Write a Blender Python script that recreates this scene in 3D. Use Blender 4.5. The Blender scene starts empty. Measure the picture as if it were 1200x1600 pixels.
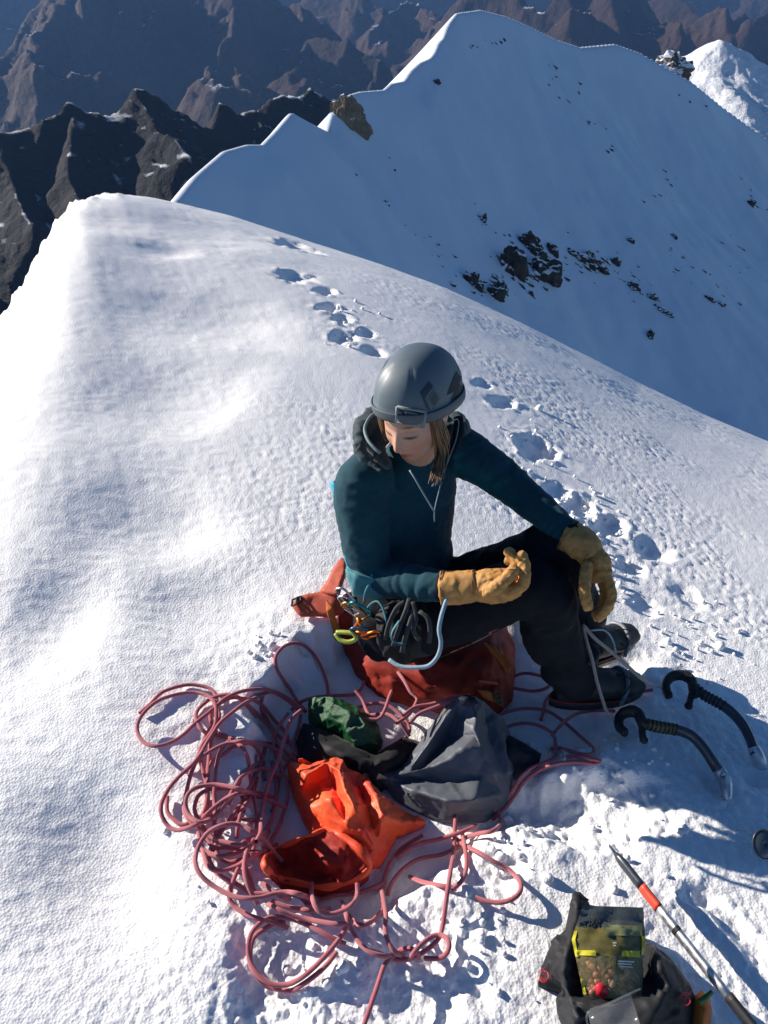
import bpy, bmesh, math, random
import numpy as np
from mathutils import Vector, Matrix, noise as mnoise
from mathutils.geometry import delaunay_2d_cdt

random.seed(7)
SC = bpy.context.scene
COL = SC.collection
rad = math.radians

# ------------------------------------------------------------------ camera
CAM_H = 1.65
PITCH = rad(36.0)
cam_data = bpy.data.cameras.new('camera')
cam_data.sensor_fit = 'VERTICAL'
cam_data.sensor_height = 36.0
cam_data.lens = 26.0
cam_data.clip_start = 0.02
cam_data.clip_end = 60000
cam = bpy.data.objects.new('camera', cam_data)
COL.objects.link(cam)
cam.location = (0, 0, CAM_H)
cam.rotation_euler = (rad(90) - PITCH, 0, 0)
SC.camera = cam

# ------------------------------------------------------------------ sky and sun
SUN_EL = rad(21.5)
SUN_AZ = rad(-64.0)          # measured from straight ahead, minus = to the left
world = bpy.data.worlds.new('World')
SC.world = world
world.use_nodes = True
wn = world.node_tree
sky = wn.nodes.new('ShaderNodeTexSky')
sky.sky_type = 'NISHITA'
sky.sun_disc = False
sky.sun_elevation = SUN_EL
sky.sun_rotation = SUN_AZ
sky.altitude = 3500
sky.air_density = 1.0
sky.dust_density = 0.0
sky.ozone_density = 3.0
wn.nodes['Background'].inputs['Strength'].default_value = 0.075
hsv = wn.nodes.new('ShaderNodeHueSaturation')       # deep blue high-altitude sky, the same all round
hsv.inputs['Saturation'].default_value = 1.12
wn.links.new(sky.outputs['Color'], hsv.inputs['Color'])
wn.links.new(hsv.outputs['Color'], wn.nodes['Background'].inputs['Color'])
sun_data = bpy.data.lights.new('sun', 'SUN')
sun_data.energy = 5.0
sun_data.angle = rad(0.53)
sun_data.color = (1.0, 0.91, 0.79)
sun = bpy.data.objects.new('sun', sun_data)
COL.objects.link(sun)
SUN_DIR = Vector((math.sin(SUN_AZ) * math.cos(SUN_EL), math.cos(SUN_AZ) * math.cos(SUN_EL), math.sin(SUN_EL)))
sun.rotation_euler = SUN_DIR.to_track_quat('Z', 'Y').to_euler()
sun.location = SUN_DIR * 30

SC.view_settings.view_transform = 'Standard'
SC.view_settings.look = 'None'
SC.view_settings.gamma = 1.0
SC.view_settings.exposure = 0.63
SC.view_settings.use_curve_mapping = False
SC.render.engine = 'CYCLES'
SC.cycles.max_bounces = 6
SC.cycles.diffuse_bounces = 4
SC.cycles.transparent_max_bounces = 12
SC.cycles.volume_bounces = 0
SC.cycles.use_denoising = True

# ------------------------------------------------------------------ pixel (of the 1200 x 1600 photograph) to place
F = 800.0 / math.tan(math.atan(18.0 / 26.0))
CP, SP = math.cos(PITCH), math.sin(PITCH)
CAM = Vector((0, 0, CAM_H))

def ray(u, v):
    a = (u - 600.0) / F
    b = (800.0 - v) / F
    return Vector((a, CP + b * SP, -SP + b * CP))

def P(u, v, d):
    return CAM + ray(u, v) * d

def PZ(u, v, z):
    r = ray(u, v)
    return CAM + r * ((z - CAM_H) / r.z)

def PR(u, v, R):
    r = ray(u, v)
    return CAM + r * (R / math.hypot(r.x, r.y))

# ------------------------------------------------------------------ numpy noise
def _hash(ix, iy, seed):
    h = (ix.astype(np.int64) * 374761393 + iy.astype(np.int64) * 668265263 + seed * 974634777) & 0xFFFFFFFF
    h = ((h ^ (h >> 13)) * 1274126177) & 0xFFFFFFFF
    h = ((h ^ (h >> 16)) * 2246822519) & 0xFFFFFFFF
    return ((h ^ (h >> 15)) & 0xFFFF) / 65536.0

def perlin(x, y, seed=0):
    ix = np.floor(x); iy = np.floor(y)
    fx = x - ix; fy = y - iy
    sx = fx * fx * fx * (fx * (fx * 6 - 15) + 10)
    sy = fy * fy * fy * (fy * (fy * 6 - 15) + 10)
    def g(dx, dy):
        a = _hash(ix + dx, iy + dy, seed) * 2 * np.pi
        return np.cos(a) * (fx - dx) + np.sin(a) * (fy - dy)
    n0 = g(0, 0) + sx * (g(1, 0) - g(0, 0))
    n1 = g(0, 1) + sx * (g(1, 1) - g(0, 1))
    return (n0 + sy * (n1 - n0)) * 1.4

def fbm(x, y, oct=4, seed=0, gain=0.5, lac=2.03):
    s = 0; a = 1.0
    for i in range(oct):
        s = s + a * perlin(x, y, seed + i * 17)
        x = x * lac + 5.2; y = y * lac + 1.3; a *= gain
    return s

def ridged(x, y, oct=5, seed=0, gain=0.5, lac=2.07):
    s = 0; a = 1.0; w = 1.0
    for i in range(oct):
        n = 1 - np.abs(perlin(x, y, seed + i * 31))
        n = n * n * w
        w = np.clip(n * 1.6, 0, 1)
        s = s + a * n
        x = x * lac + 3.7; y = y * lac + 9.1; a *= gain
    return s

def worley(x, y, seed=0):
    ix = np.floor(x); iy = np.floor(y)
    best = np.full(x.shape, 9.0)
    for dx in (-1, 0, 1):
        for dy in (-1, 0, 1):
            cx = ix + dx; cy = iy + dy
            px = cx + _hash(cx, cy, seed); py = cy + _hash(cx, cy, seed + 91)
            best = np.minimum(best, (px - x) ** 2 + (py - y) ** 2)
    return np.sqrt(best)

def sstep(a, b, x):
    t = np.clip((x - a) / (b - a), 0, 1)
    return t * t * (3 - 2 * t)

# ------------------------------------------------------------------ materials
def new_mat(name):
    m = bpy.data.materials.new(name)
    m.use_nodes = True
    return m, m.node_tree, m.node_tree.nodes['Principled BSDF']

def lnk(nt, a, b): nt.links.new(a, b)

def tex_noise(nt, scale, detail=4, rough=0.55, coord='Object', dist=0.0, stretch=None):
    tc = nt.nodes.new('ShaderNodeTexCoord')
    n = nt.nodes.new('ShaderNodeTexNoise')
    n.inputs['Scale'].default_value = scale
    n.inputs['Detail'].default_value = detail
    n.inputs['Roughness'].default_value = rough
    n.inputs['Distortion'].default_value = dist
    src = tc.outputs[coord]
    if stretch:
        mp = nt.nodes.new('ShaderNodeMapping')
        mp.inputs['Scale'].default_value = stretch
        lnk(nt, src, mp.inputs['Vector']); src = mp.outputs['Vector']
    lnk(nt, src, n.inputs['Vector'])
    return n

def ramp(nt, src, stops):
    r = nt.nodes.new('ShaderNodeValToRGB')
    while len(r.color_ramp.elements) < len(stops): r.color_ramp.elements.new(0.5)
    for e, (p, c) in zip(r.color_ramp.elements, stops):
        e.position = p
        e.color = (c[0], c[1], c[2], 1) if not isinstance(c, (int, float)) else (c, c, c, 1)
    lnk(nt, src, r.inputs['Fac'])
    return r

def bump(nt, bsdf, height, strength=0.3, dist=0.01, prev=None):
    b = nt.nodes.new('ShaderNodeBump')
    b.inputs['Strength'].default_value = strength
    b.inputs['Distance'].default_value = dist
    lnk(nt, height, b.inputs['Height'])
    if prev: lnk(nt, prev.outputs['Normal'], b.inputs['Normal'])
    lnk(nt, b.outputs['Normal'], bsdf.inputs['Normal'])
    return b

def mix_rgb(nt, fac, a, b, mode='MIX'):
    m = nt.nodes.new('ShaderNodeMix')
    m.data_type = 'RGBA'; m.blend_type = mode
    if hasattr(fac, 'is_linked'): lnk(nt, fac, m.inputs[0])
    else: m.inputs[0].default_value = fac
    for s, v in ((m.inputs[6], a), (m.inputs[7], b)):
        if hasattr(v, 'is_linked'): lnk(nt, v, s)
        else: s.default_value = (v[0], v[1], v[2], 1)
    return m.outputs[2]

MATS = {}
def fabric(name, col, rough=0.75, var=0.25, scale=60, weave=900, bump_s=0.25, sheen=0.2, attr=False, spec=0.3):
    """cloth: soft colour variation, fine weave relief; attr=True takes the dye colour from the panel attribute"""
    m, nt, b = new_mat(name)
    n = tex_noise(nt, scale, 5, 0.6)
    r = ramp(nt, n.outputs['Fac'], [(0.3, 1 - var), (0.7, 1 + var * 0.0 + 0.0)])
    base = (col[0], col[1], col[2])
    if attr:
        a = nt.nodes.new('ShaderNodeAttribute'); a.attribute_name = 'panel'
        base = a.outputs['Color']
    c = mix_rgb(nt, 1.0, base, r.outputs['Color'], 'MULTIPLY')
    lnk(nt, c, b.inputs['Base Color'])
    b.inputs['Roughness'].default_value = rough
    b.inputs['Specular IOR Level'].default_value = spec
    b.inputs['Sheen Weight'].default_value = sheen
    w = tex_noise(nt, weave, 2, 0.5)
    bp = bump(nt, b, w.outputs['Fac'], bump_s, 0.001)
    w2 = tex_noise(nt, 45, 4, 0.6, dist=0.6)
    bump(nt, b, w2.outputs['Fac'], 0.3, 0.003, bp)
    MATS[name] = m
    return m

def plain(name, col, rough=0.5, metal=0.0, var=0.15, scale=40, bump_s=0.1, bdist=0.001, spec=0.5, coat=0.0):
    m, nt, b = new_mat(name)
    n = tex_noise(nt, scale, 5, 0.6)
    r = ramp(nt, n.outputs['Fac'], [(0.3, 1 - var), (0.7, 1.0)])
    c = mix_rgb(nt, 1.0, col, r.outputs['Color'], 'MULTIPLY')
    lnk(nt, c, b.inputs['Base Color'])
    rr = ramp(nt, n.outputs['Fac'], [(0.3, max(0, rough - 0.1)), (0.7, min(1, rough + 0.1))])
    lnk(nt, rr.outputs['Color'], b.inputs['Roughness'])
    b.inputs['Metallic'].default_value = metal
    b.inputs['Specular IOR Level'].default_value = spec
    b.inputs['Coat Weight'].default_value = coat
    n2 = tex_noise(nt, scale * 12, 3, 0.6)
    bump(nt, b, n2.outputs['Fac'], bump_s, bdist)
    MATS[name] = m
    return m

# ------------------------------------------------------------------ mesh helpers
def link_obj(name, me, mat=None, parent=None, smooth=True):
    o = bpy.data.objects.new(name, me)
    COL.objects.link(o)
    if mat is not None: me.materials.append(mat)
    if smooth and len(me.polygons):
        me.polygons.foreach_set('use_smooth', np.ones(len(me.polygons), dtype=bool))
    if parent is not None: o.parent = parent
    return o

def tag(o, label=None, cat=None, group=None, kind=None):
    if label: o['label'] = label
    if cat: o['category'] = cat
    if group: o['group'] = group
    if kind: o['kind'] = kind
    return o

def thing(name, label, cat, loc=(0, 0, 0), group=None):
    o = bpy.data.objects.new(name, None)
    o.empty_display_size = 0.05
    COL.objects.link(o)
    o.location = loc
    tag(o, label, cat, group)
    return o

def part(name, me, mat, root, smooth=True):
    """mesh built in world coordinates, parented to an Empty that stands at the thing's base"""
    o = link_obj(name, me, mat, None, smooth)
    o.parent = root
    off = root_world(root)
    o.matrix_parent_inverse = Matrix.Translation(-off)
    return o

def root_world(o):
    v = Vector((0, 0, 0))
    while o is not None:
        v += o.location
        o = o.parent if o.parent and o.parent.type == 'EMPTY' else None
    return v

def sub(name, me, mat, par, smooth=True):
    """sub-part of a part (the part itself is in world coordinates)"""
    o = link_obj(name, me, mat, None, smooth)
    o.parent = par
    o.matrix_parent_inverse = Matrix.Identity(4)
    return o

def mesh_np(name, verts, faces):
    me = bpy.data.meshes.new(name)
    V = np.asarray(verts, dtype=np.float32); Fc = np.asarray(faces, dtype=np.int32)
    n = Fc.shape[1]
    me.vertices.add(len(V)); me.vertices.foreach_set('co', V.ravel())
    me.loops.add(Fc.size); me.loops.foreach_set('vertex_index', Fc.ravel())
    me.polygons.add(len(Fc))
    me.polygons.foreach_set('loop_start', np.arange(0, Fc.size, n, dtype=np.int32))
    me.update(calc_edges=True)
    return me

def grid_faces(nr, nc):
    i = np.arange(nr * nc).reshape(nr, nc)
    return np.stack([i[:-1, :-1], i[:-1, 1:], i[1:, 1:], i[1:, :-1]], -1).reshape(-1, 4)

def catmull(pts, step=0.01):
    """resample a polyline of Vectors (or tuples) as a smooth curve"""
    pts = [np.array(p, dtype=float) for p in pts]
    if len(pts) < 3:
        a, b = pts[0], pts[-1]
        n = max(2, int(np.linalg.norm((b - a)[:3]) / step))
        return [a + (b - a) * i / n for i in range(n + 1)]
    out = []
    ext = [2 * pts[0] - pts[1]] + pts + [2 * pts[-1] - pts[-2]]
    for i in range(1, len(ext) - 2):
        p0, p1, p2, p3 = ext[i - 1:i + 3]
        d = np.linalg.norm((p2 - p1)[:3])
        n = max(2, int(d / step))
        for k in range(n):
            t = k / n
            out.append(0.5 * ((2 * p1) + (-p0 + p2) * t + (2 * p0 - 5 * p1 + 4 * p2 - p3) * t * t + (-p0 + 3 * p1 - 3 * p2 + p3) * t ** 3))
    out.append(pts[-1])
    return out

class MB:
    """collects verts and faces"""
    def __init__(self): self.v = []; self.f = []; self.uv = {}
    def add(self, V, Fs):
        o = len(self.v)
        self.v += [tuple(p) for p in V]
        self.f += [tuple(i + o for i in f) for f in Fs]
    def tube(self, pts, radii, seg=10, caps=True, up=None, flat=None, twist=0.0):
        """pts: list of Vectors; radii: number or list of number/(a, b); up: side axis for the ellipse"""
        pts = [Vector(p[:3]) for p in pts]
        n = len(pts)
        if isinstance(radii, (int, float)): radii = [radii] * n
        if len(radii) != n:
            xs = np.linspace(0, 1, len(radii)); q = np.linspace(0, 1, n)
            if isinstance(radii[0], (tuple, list)):
                ra = np.interp(q, xs, [r[0] for r in radii]); rb = np.interp(q, xs, [r[1] for r in radii])
                radii = list(zip(ra, rb))
            else: radii = list(np.interp(q, xs, radii))
        tang = []
        for i in range(n):
            t = pts[min(i + 1, n - 1)] - pts[max(i - 1, 0)]
            tang.append(t.normalized() if t.length > 1e-9 else Vector((0, 0, 1)))
        ref = Vector(up) if up is not None else (Vector((0, 0, 1)) if abs(tang[0].z) < 0.9 else Vector((1, 0, 0)))
        a = (ref - tang[0] * ref.dot(tang[0])).normalized()
        rings = []; V = []
        for i in range(n):
            if up is not None: a = Vector(up)
            a = (a - tang[i] * a.dot(tang[i])).normalized()
            b = tang[i].cross(a)
            r = radii[i]
            ra, rb = (r if isinstance(r, (tuple, list)) else (r, r))
            for k in range(seg):
                th = 2 * math.pi * k / seg + twist
                V.append(pts[i] + a * (ra * math.cos(th)) + b * (rb * math.sin(th)))
        Fs = []
        for i in range(n - 1):
            for k in range(seg):
                k2 = (k + 1) % seg
                Fs.append((i * seg + k, i * seg + k2, (i + 1) * seg + k2, (i + 1) * seg + k))
        if caps:
            Fs.append(tuple(reversed(range(seg))))
            Fs.append(tuple((n - 1) * seg + k for k in range(seg)))
        self.add(V, Fs)
        return self
    def blob(self, c, r, seg=16, rings=10, rot=None):
        """ellipsoid"""
        c = Vector(c); V = []
        if isinstance(r, (int, float)): r = (r, r, r)
        M = rot or Matrix.Identity(3)
        V.append(c + M @ Vector((0, 0, r[2])))
        for i in range(1, rings):
            ph = math.pi * i / rings
            for k in range(seg):
                th = 2 * math.pi * k / seg
                V.append(c + M @ Vector((r[0] * math.sin(ph) * math.cos(th), r[1] * math.sin(ph) * math.sin(th), r[2] * math.cos(ph))))
        V.append(c + M @ Vector((0, 0, -r[2])))
        Fs = [(0, 1 + k, 1 + (k + 1) % seg) for k in range(seg)]
        for i in range(rings - 2):
            for k in range(seg):
                a = 1 + i * seg + k; b = 1 + i * seg + (k + 1) % seg
                Fs.append((a, a + seg, b + seg, b))
        last = len(V) - 1; base = 1 + (rings - 2) * seg
        Fs += [(last, base + (k + 1) % seg, base + k) for k in range(seg)]
        self.add(V, Fs); return self
    def box(self, c, size, rot=None, bevel=0.0):
        bm = bmesh.new()
        bmesh.ops.create_cube(bm, size=1.0)
        for v in bm.verts: v.co = Vector((v.co.x * size[0], v.co.y * size[1], v.co.z * size[2]))
        if bevel > 0: bmesh.ops.bevel(bm, geom=bm.edges[:], offset=bevel, segments=2, affect='EDGES', profile=0.6)
        M = rot or Matrix.Identity(3)
        bm.verts.index_update()
        self.add([Vector(c) + M @ v.co for v in bm.verts], [[v.index for v in f.verts] for f in bm.faces])
        bm.free(); return self
    def plate(self, outline, thick, nrm=None):
        """flat polygon with thickness; outline: 3-D points"""
        pts = [Vector(p) for p in outline]
        if nrm is None:
            nrm = Vector((0, 0, 0))
            for i in range(len(pts)):
                nrm += pts[i].cross(pts[(i + 1) % len(pts)])
            nrm.normalize()
        n = len(pts)
        V = [p + nrm * thick / 2 for p in pts] + [p - nrm * thick / 2 for p in pts]
        Fs = [tuple(range(n)), tuple(reversed(range(n, 2 * n)))]
        Fs += [(i, n + i, n + (i + 1) % n, (i + 1) % n) for i in range(n)]
        self.add(V, Fs); return self
    def mesh(self, name='mesh'):
        me = bpy.data.meshes.new(name)
        me.from_pydata(self.v, [], self.f)
        me.update()
        bm = bmesh.new(); bm.from_mesh(me)
        bmesh.ops.recalc_face_normals(bm, faces=bm.faces)
        bm.to_mesh(me); bm.free()
        return me

def fuse(mb, voxel=0.006, smooth=6, factor=0.5):
    """union of overlapping closed shapes as one continuous surface"""
    me = mb.mesh('fuse')
    o = bpy.data.objects.new('fuse', me); COL.objects.link(o)
    r = o.modifiers.new('r', 'REMESH'); r.mode = 'VOXEL'; r.voxel_size = voxel; r.adaptivity = 0
    if smooth:
        s = o.modifiers.new('s', 'SMOOTH'); s.factor = factor; s.iterations = smooth
    dg = bpy.context.evaluated_depsgraph_get(); dg.update()
    ev = o.evaluated_get(dg)
    out = bpy.data.meshes.new_from_object(ev)
    bpy.data.objects.remove(o); bpy.data.meshes.remove(me)
    return out

def get_co(me):
    a = np.empty(len(me.vertices) * 3, dtype=np.float32); me.vertices.foreach_get('co', a)
    return a.reshape(-1, 3).astype(float)

def get_no(me):
    a = np.empty(len(me.vertices) * 3, dtype=np.float32); me.vertices.foreach_get('normal', a)
    return a.reshape(-1, 3).astype(float)

def set_co(me, co):
    me.vertices.foreach_set('co', co.astype(np.float32).ravel()); me.update()

def set_attr(me, name, rgb):
    at = me.attributes.new(name, 'FLOAT_COLOR', 'POINT')
    c = np.ones((len(me.vertices), 4), dtype=np.float32); c[:, :3] = rgb
    at.data.foreach_set('color', c.ravel())

def displace(me, fn):
    """fn(co, no) -> offset along the normal, numpy"""
    co = get_co(me); no = get_no(me)
    set_co(me, co + no * fn(co, no)[:, None])

def crumple(p, s, seed=0.0):
    """creased-sheet relief at a point: tilted flat facets meeting in sharp folds, about -1..1"""
    w = p * s + Vector((seed * 3.1, seed, -seed)) + mnoise.noise_vector(p * s * 0.6) * 0.3
    d, pt = mnoise.voronoi(w)
    g = mnoise.noise_vector(pt[0] * 5.7 + Vector((seed, 3, 1)))
    return 0.9 * (w - pt[0]).dot(g) * 1.6 + 0.45 * (1 - min(1.0, (d[1] - d[0]) / 0.25))

def crumple_n(co, s, seed=0.0):
    return np.array([crumple(Vector(p), s, seed) for p in co])

def n3(co, s, seed=0.0):
    """3-D noise at every vertex"""
    return np.array([mnoise.noise(Vector((p[0] * s + seed, p[1] * s + seed * 1.7, p[2] * s - seed))) for p in co])
# ================================================================== THE SETTING
# ---- the snow dome the party sits on: skyline of the dome as seen in the photograph, with real distances
SKY_NEAR = [(-900, 900, 5.0), (-500, 800, 5.0), (-250, 690, 5.0), (0, 508, 5.1), (20, 475, 5.2), (45, 435, 5.4), (60, 400, 5.7), (75, 370, 6.1),
            (95, 345, 6.7), (120, 318, 7.4), (150, 309, 7.7), (190, 305, 7.8), (230, 309, 7.8), (280, 318, 7.7),
            (360, 337, 7.5), (480, 377, 7.2), (600, 415, 7.0), (700, 452, 6.95), (800, 498, 6.95), (900, 548, 7.0),
            (1000, 600, 7.1), (1100, 648, 7.2), (1200, 690, 7.3), (1400, 765, 7.2), (1700, 850, 6.6), (2200, 950, 5.6)]
_ph, _ts, _rs = [], [], []
for (u, v, R) in SKY_NEAR:
    r_ = ray(u, v); _ph.append(math.atan2(r_.x, r_.y)); _ts.append(r_.z / math.hypot(r_.x, r_.y)); _rs.append(R)
_phs = np.linspace(rad(-100), rad(100), 2001)
def _sm(a, w):
    k = np.exp(-0.5 * (np.arange(-3 * w, 3 * w + 1) / w) ** 2); k /= k.sum()
    return np.convolve(np.pad(a, 3 * w, mode='edge'), k, mode='valid')
T_SIL = _sm(np.interp(_phs, _ph, _ts), 3)
R_SIL = _sm(np.interp(_phs, _ph, _rs), 45)
T_SOFT = _sm(np.interp(_phs, _ph, _ts), 70)

def ground_base(x, y):
    r = np.hypot(x, y); ph = np.arctan2(x, y)
    T = np.interp(ph, _phs, T_SIL); R = np.interp(ph, _phs, R_SIL)
    r0 = 0.3
    TS = np.interp(ph, _phs, T_SOFT)
    zs = TS * R
    s = np.clip((r - r0) / (R - r0), 0, 1)
    h00 = 2 * s ** 3 - 3 * s ** 2 + 1; h01 = 3 * s ** 2 - 2 * s ** 3; h11 = s ** 3 - s ** 2
    z = h00 * (-CAM_H) + h01 * zs + h11 * (R - r0) * TS + (T - TS) * R * sstep(0.45, 1.0, s)
    d = np.clip(r - R, 0, None)
    z = z + T * d - 0.22 * d ** 2 - 0.02 * d ** 3
    return z + CAM_H

# ---- hollows, footprints, the trampled seat: (u, v, half-width m, half-length m, turn deg, depth m, edge 1 soft .. 6 crisp, rim m)
DENTS = [
    # wind scoops on the left
    (225, 812, 0.29, 0.20, -14, 0.045, 1.5, 0.035), (105, 930, 0.16, 0.24, 8, 0.05, 1.5, 0.010), (285, 610, 0.32, 0.34, -30, 0.038, 1.3, 0.03),
    (345, 495, 0.45, 0.30, -30, 0.055, 1.3, 0.03), (140, 1310, 0.15, 0.18, 50, 0.05, 1.3, 0.01), (210, 1400, 0.12, 0.15, 40, 0.03, 1.3, 0.006), (300, 940, 0.25, 0.20, 0, 0.03, 1.2, 0.004),
    (155, 338, 0.30, 0.35, 0, 0.03, 1.5, 0.02), (262, 388, 0.17, 0.17, 0, 0.030, 2.0, 0.02), (320, 355, 0.5, 0.6, 0, 0.04, 1.2, 0.02),
    # the old track behind the climber
    (455, 380, 0.12, 0.2, 0, 0.07, 2.5, 0.03), (475, 388, 0.12, 0.15, 0, 0.07, 2.5, 0.03), (460, 432, 0.10, 0.14, 0, 0.06, 2.5, 0.03),
    (508, 455, 0.06, 0.10, -20, 0.06, 3, 0.04), (512, 480, 0.05, 0.09, -20, 0.06, 3, 0.04), (535, 498, 0.06, 0.08, -20, 0.05, 3, 0.04), (537, 525, 0.06, 0.09, -25, 0.065, 3, 0.045), (572, 520, 0.05, 0.07, -20, 0.05, 3, 0.04), (582, 548, 0.06, 0.07, -20, 0.05, 3, 0.03),
    (752, 600, 0.05, 0.07, -30, 0.035, 3, 0.02), (785, 628, 0.06, 0.09, -40, 0.05, 3, 0.03), (838, 700, 0.085, 0.12, -20, 0.09, 3.5, 0.03), (868, 765, 0.05, 0.07, -35, 0.04, 3, 0.02),
    (905, 790, 0.055, 0.11, -38, 0.06, 3.0, 0.04), (950, 825, 0.055, 0.10, -38, 0.06, 3, 0.04), (1020, 858, 0.07, 0.08, -30, 0.05, 2.5, 0.03), (985, 885, 0.05, 0.05, 10, 0.035, 2.5, 0.025), (1075, 930, 0.05, 0.07, 10, 0.03, 2.5, 0.02), (1010, 950, 0.05, 0.05, 10, 0.03, 2.5, 0.02),
    # hollows by the tools and the food
    (935, 1258, 0.15, 0.10, 5, 0.11, 2.5, 0.02), (850, 1245, 0.13, 0.09, 5, 0.09, 2.2, 0.01),
    (1085, 1400, 0.035, 0.03, 0, 0.03, 3, 0.01), (1140, 1440, 0.03, 0.075, 30, 0.03, 3, 0.012), (1120, 1220, 0.03, 0.03, 0, 0.03, 2, 0.01), (1185, 1215, 0.04, 0.03, 0, 0.03, 2, 0.01),
    (430, 1500, 0.085, 0.10, 20, 0.05, 2.2, 0.02), (420, 1600, 0.075, 0.07, -30, 0.045, 2.2, 0.02), (655, 1440, 0.11, 0.075, 0, 0.06, 2.5, 0.015), (640, 1550, 0.10, 0.07, 10, 0.05, 2.5, 0.02), (740, 1540, 0.03, 0.05, 10, 0.03, 2.5, 0.015), (760, 1350, 0.09, 0.05, 0, 0.05, 3, 0.015), (550, 1600, 0.06, 0.05, 10, 0.03, 2.5, 0.015),
]
_dents = []
for (u, v, a, b, rot, dep, sh, rim) in DENTS:
    z = 0.0
    for _ in range(8):
        p = PZ(u, v, z); z = float(ground_base(np.array([p.x]), np.array([p.y]))[0])
    k_ = 1.2 if sh < 2.2 else 0.55
    _dents.append((p.x, p.y, a, b, rad(rot), dep * k_, 1.0 if sh < 2.2 else sh * 0.6, rim * (0.3 if sh < 2.2 else 0.45), sh >= 2.2))

def _gxy(u, v):
    z = 0.0
    for _ in range(8):
        p = PZ(u, v, z); z = float(ground_base(np.array([p.x]), np.array([p.y]))[0])
    return (p.x, p.y)
# the dug-out seat: a closed outline on the snow, cut about 10 cm deep
PIT = [_gxy(*q) for q in [(575, 945), (520, 975), (465, 1008), (410, 1050), (385, 1085), (375, 1140), (380, 1200), (395, 1260), (410, 1330), (440, 1390), (500, 1420), (600, 1430),
                          (700, 1400), (760, 1340), (830, 1280), (900, 1220), (985, 1150), (1030, 1080), (1010, 1030), (930, 1000), (840, 960), (700, 940)]]
PIT_DEPTH = 0.08
def pit_sd(x, y):
    """signed distance to the seat's outline, negative inside"""
    x = np.asarray(x); y = np.asarray(y)
    d = np.full(x.shape, 9.0); inside = np.zeros(x.shape, dtype=bool)
    n = len(PIT)
    for i in range(n):
        x0, y0 = PIT[i]; x1, y1 = PIT[(i + 1) % n]
        ex, ey = x1 - x0, y1 - y0
        t = np.clip(((x - x0) * ex + (y - y0) * ey) / (ex * ex + ey * ey), 0, 1)
        d = np.minimum(d, np.hypot(x - x0 - t * ex, y - y0 - t * ey))
        c = ((y0 > y) != (y1 > y)) & (x < ex * (y - y0) / (ey if abs(ey) > 1e-9 else 1e-9) + x0)
        inside ^= c
    return np.where(inside, -d, d)

def ground(x, y, smooth_only=False):
    x = np.asarray(x, dtype=float); y = np.asarray(y, dtype=float)
    z = ground_base(x, y)
    for (cx, cy, a, b, rot, dep, sh, rim, crisp) in _dents:
        dx, dy = x - cx, y - cy
        R = max(a, b) * 2.2
        m = (np.abs(dx) < R) & (np.abs(dy) < R)
        if not m.any(): continue
        dx, dy = dx[m], dy[m]
        c, s = math.cos(rot), math.sin(rot)
        px = (c * dx + s * dy) / a; py = (-s * dx + c * dy) / b
        q = np.sqrt(px * px + py * py) + (0.36 if sh > 1.25 and crisp else 0.10) * fbm(dx * (8 if crisp else 3) + cx * 31, dy * (8 if crisp else 3) + cy * 17, 4 if crisp else 2, 5, 0.6)
        zz = -dep * np.exp(-np.clip(q, 0, 9) ** (2 * sh) * 0.9) + rim * (np.clip(0.35 + 1.3 * perlin(dx * 14 + cy * 9, dy * 14 + cx * 5, 41), 0, 1.3) if crisp else sstep(-0.5, 1.0, px)) * np.exp(-((q - 1.22) / (0.25 if crisp else 0.45)) ** 2)
        z[m] += zz
    m = (np.abs(x - 0.25) < 1.2) & (y > 0.2) & (y < 2.6)
    if m.any():
        xm, ym = x[m], y[m]
        sd = pit_sd(xm, ym) + 0.05 * fbm(xm * 5, ym * 5, 3, 3)
        wall = 0.05 + 0.10 * sstep(0.0, 0.5, xm + 0.15)      # the left edge is cut sharper
        z[m] -= (0.125 - 0.055 * sstep(0.05, 0.55, xm)) * sstep(0, 1, (wall * 0.2 - sd) / wall)
    return z

# quick look-up of the snow height near the party
_gx0, _gy0, _gs, _gnx, _gny = -2.2, 0.15, 0.01, 481, 321
_GX, _GY = np.meshgrid(_gx0 + _gs * np.arange(_gnx), _gy0 + _gs * np.arange(_gny))
_GT = ground(_GX.ravel(), _GY.ravel()).reshape(_gny, _gnx)
def gz(x, y):
    i = (x - _gx0) / _gs; j = (y - _gy0) / _gs
    if not (0 <= i < _gnx - 1 and 0 <= j < _gny - 1): return float(ground(np.array([x]), np.array([y]))[0])
    i0, j0 = int(i), int(j); fi, fj = i - i0, j - j0
    return float((_GT[j0, i0] * (1 - fi) + _GT[j0, i0 + 1] * fi) * (1 - fj) + (_GT[j0 + 1, i0] * (1 - fi) + _GT[j0 + 1, i0 + 1] * fi) * fj)

def G(u, v, h=0.0):
    """point h metres above the snow, seen at that pixel"""
    z = 0.0
    for _ in range(10):
        p = PZ(u, v, z + h); z = 0.5 * z + 0.5 * gz(p.x, p.y)
    return PZ(u, v, z + h)

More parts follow.
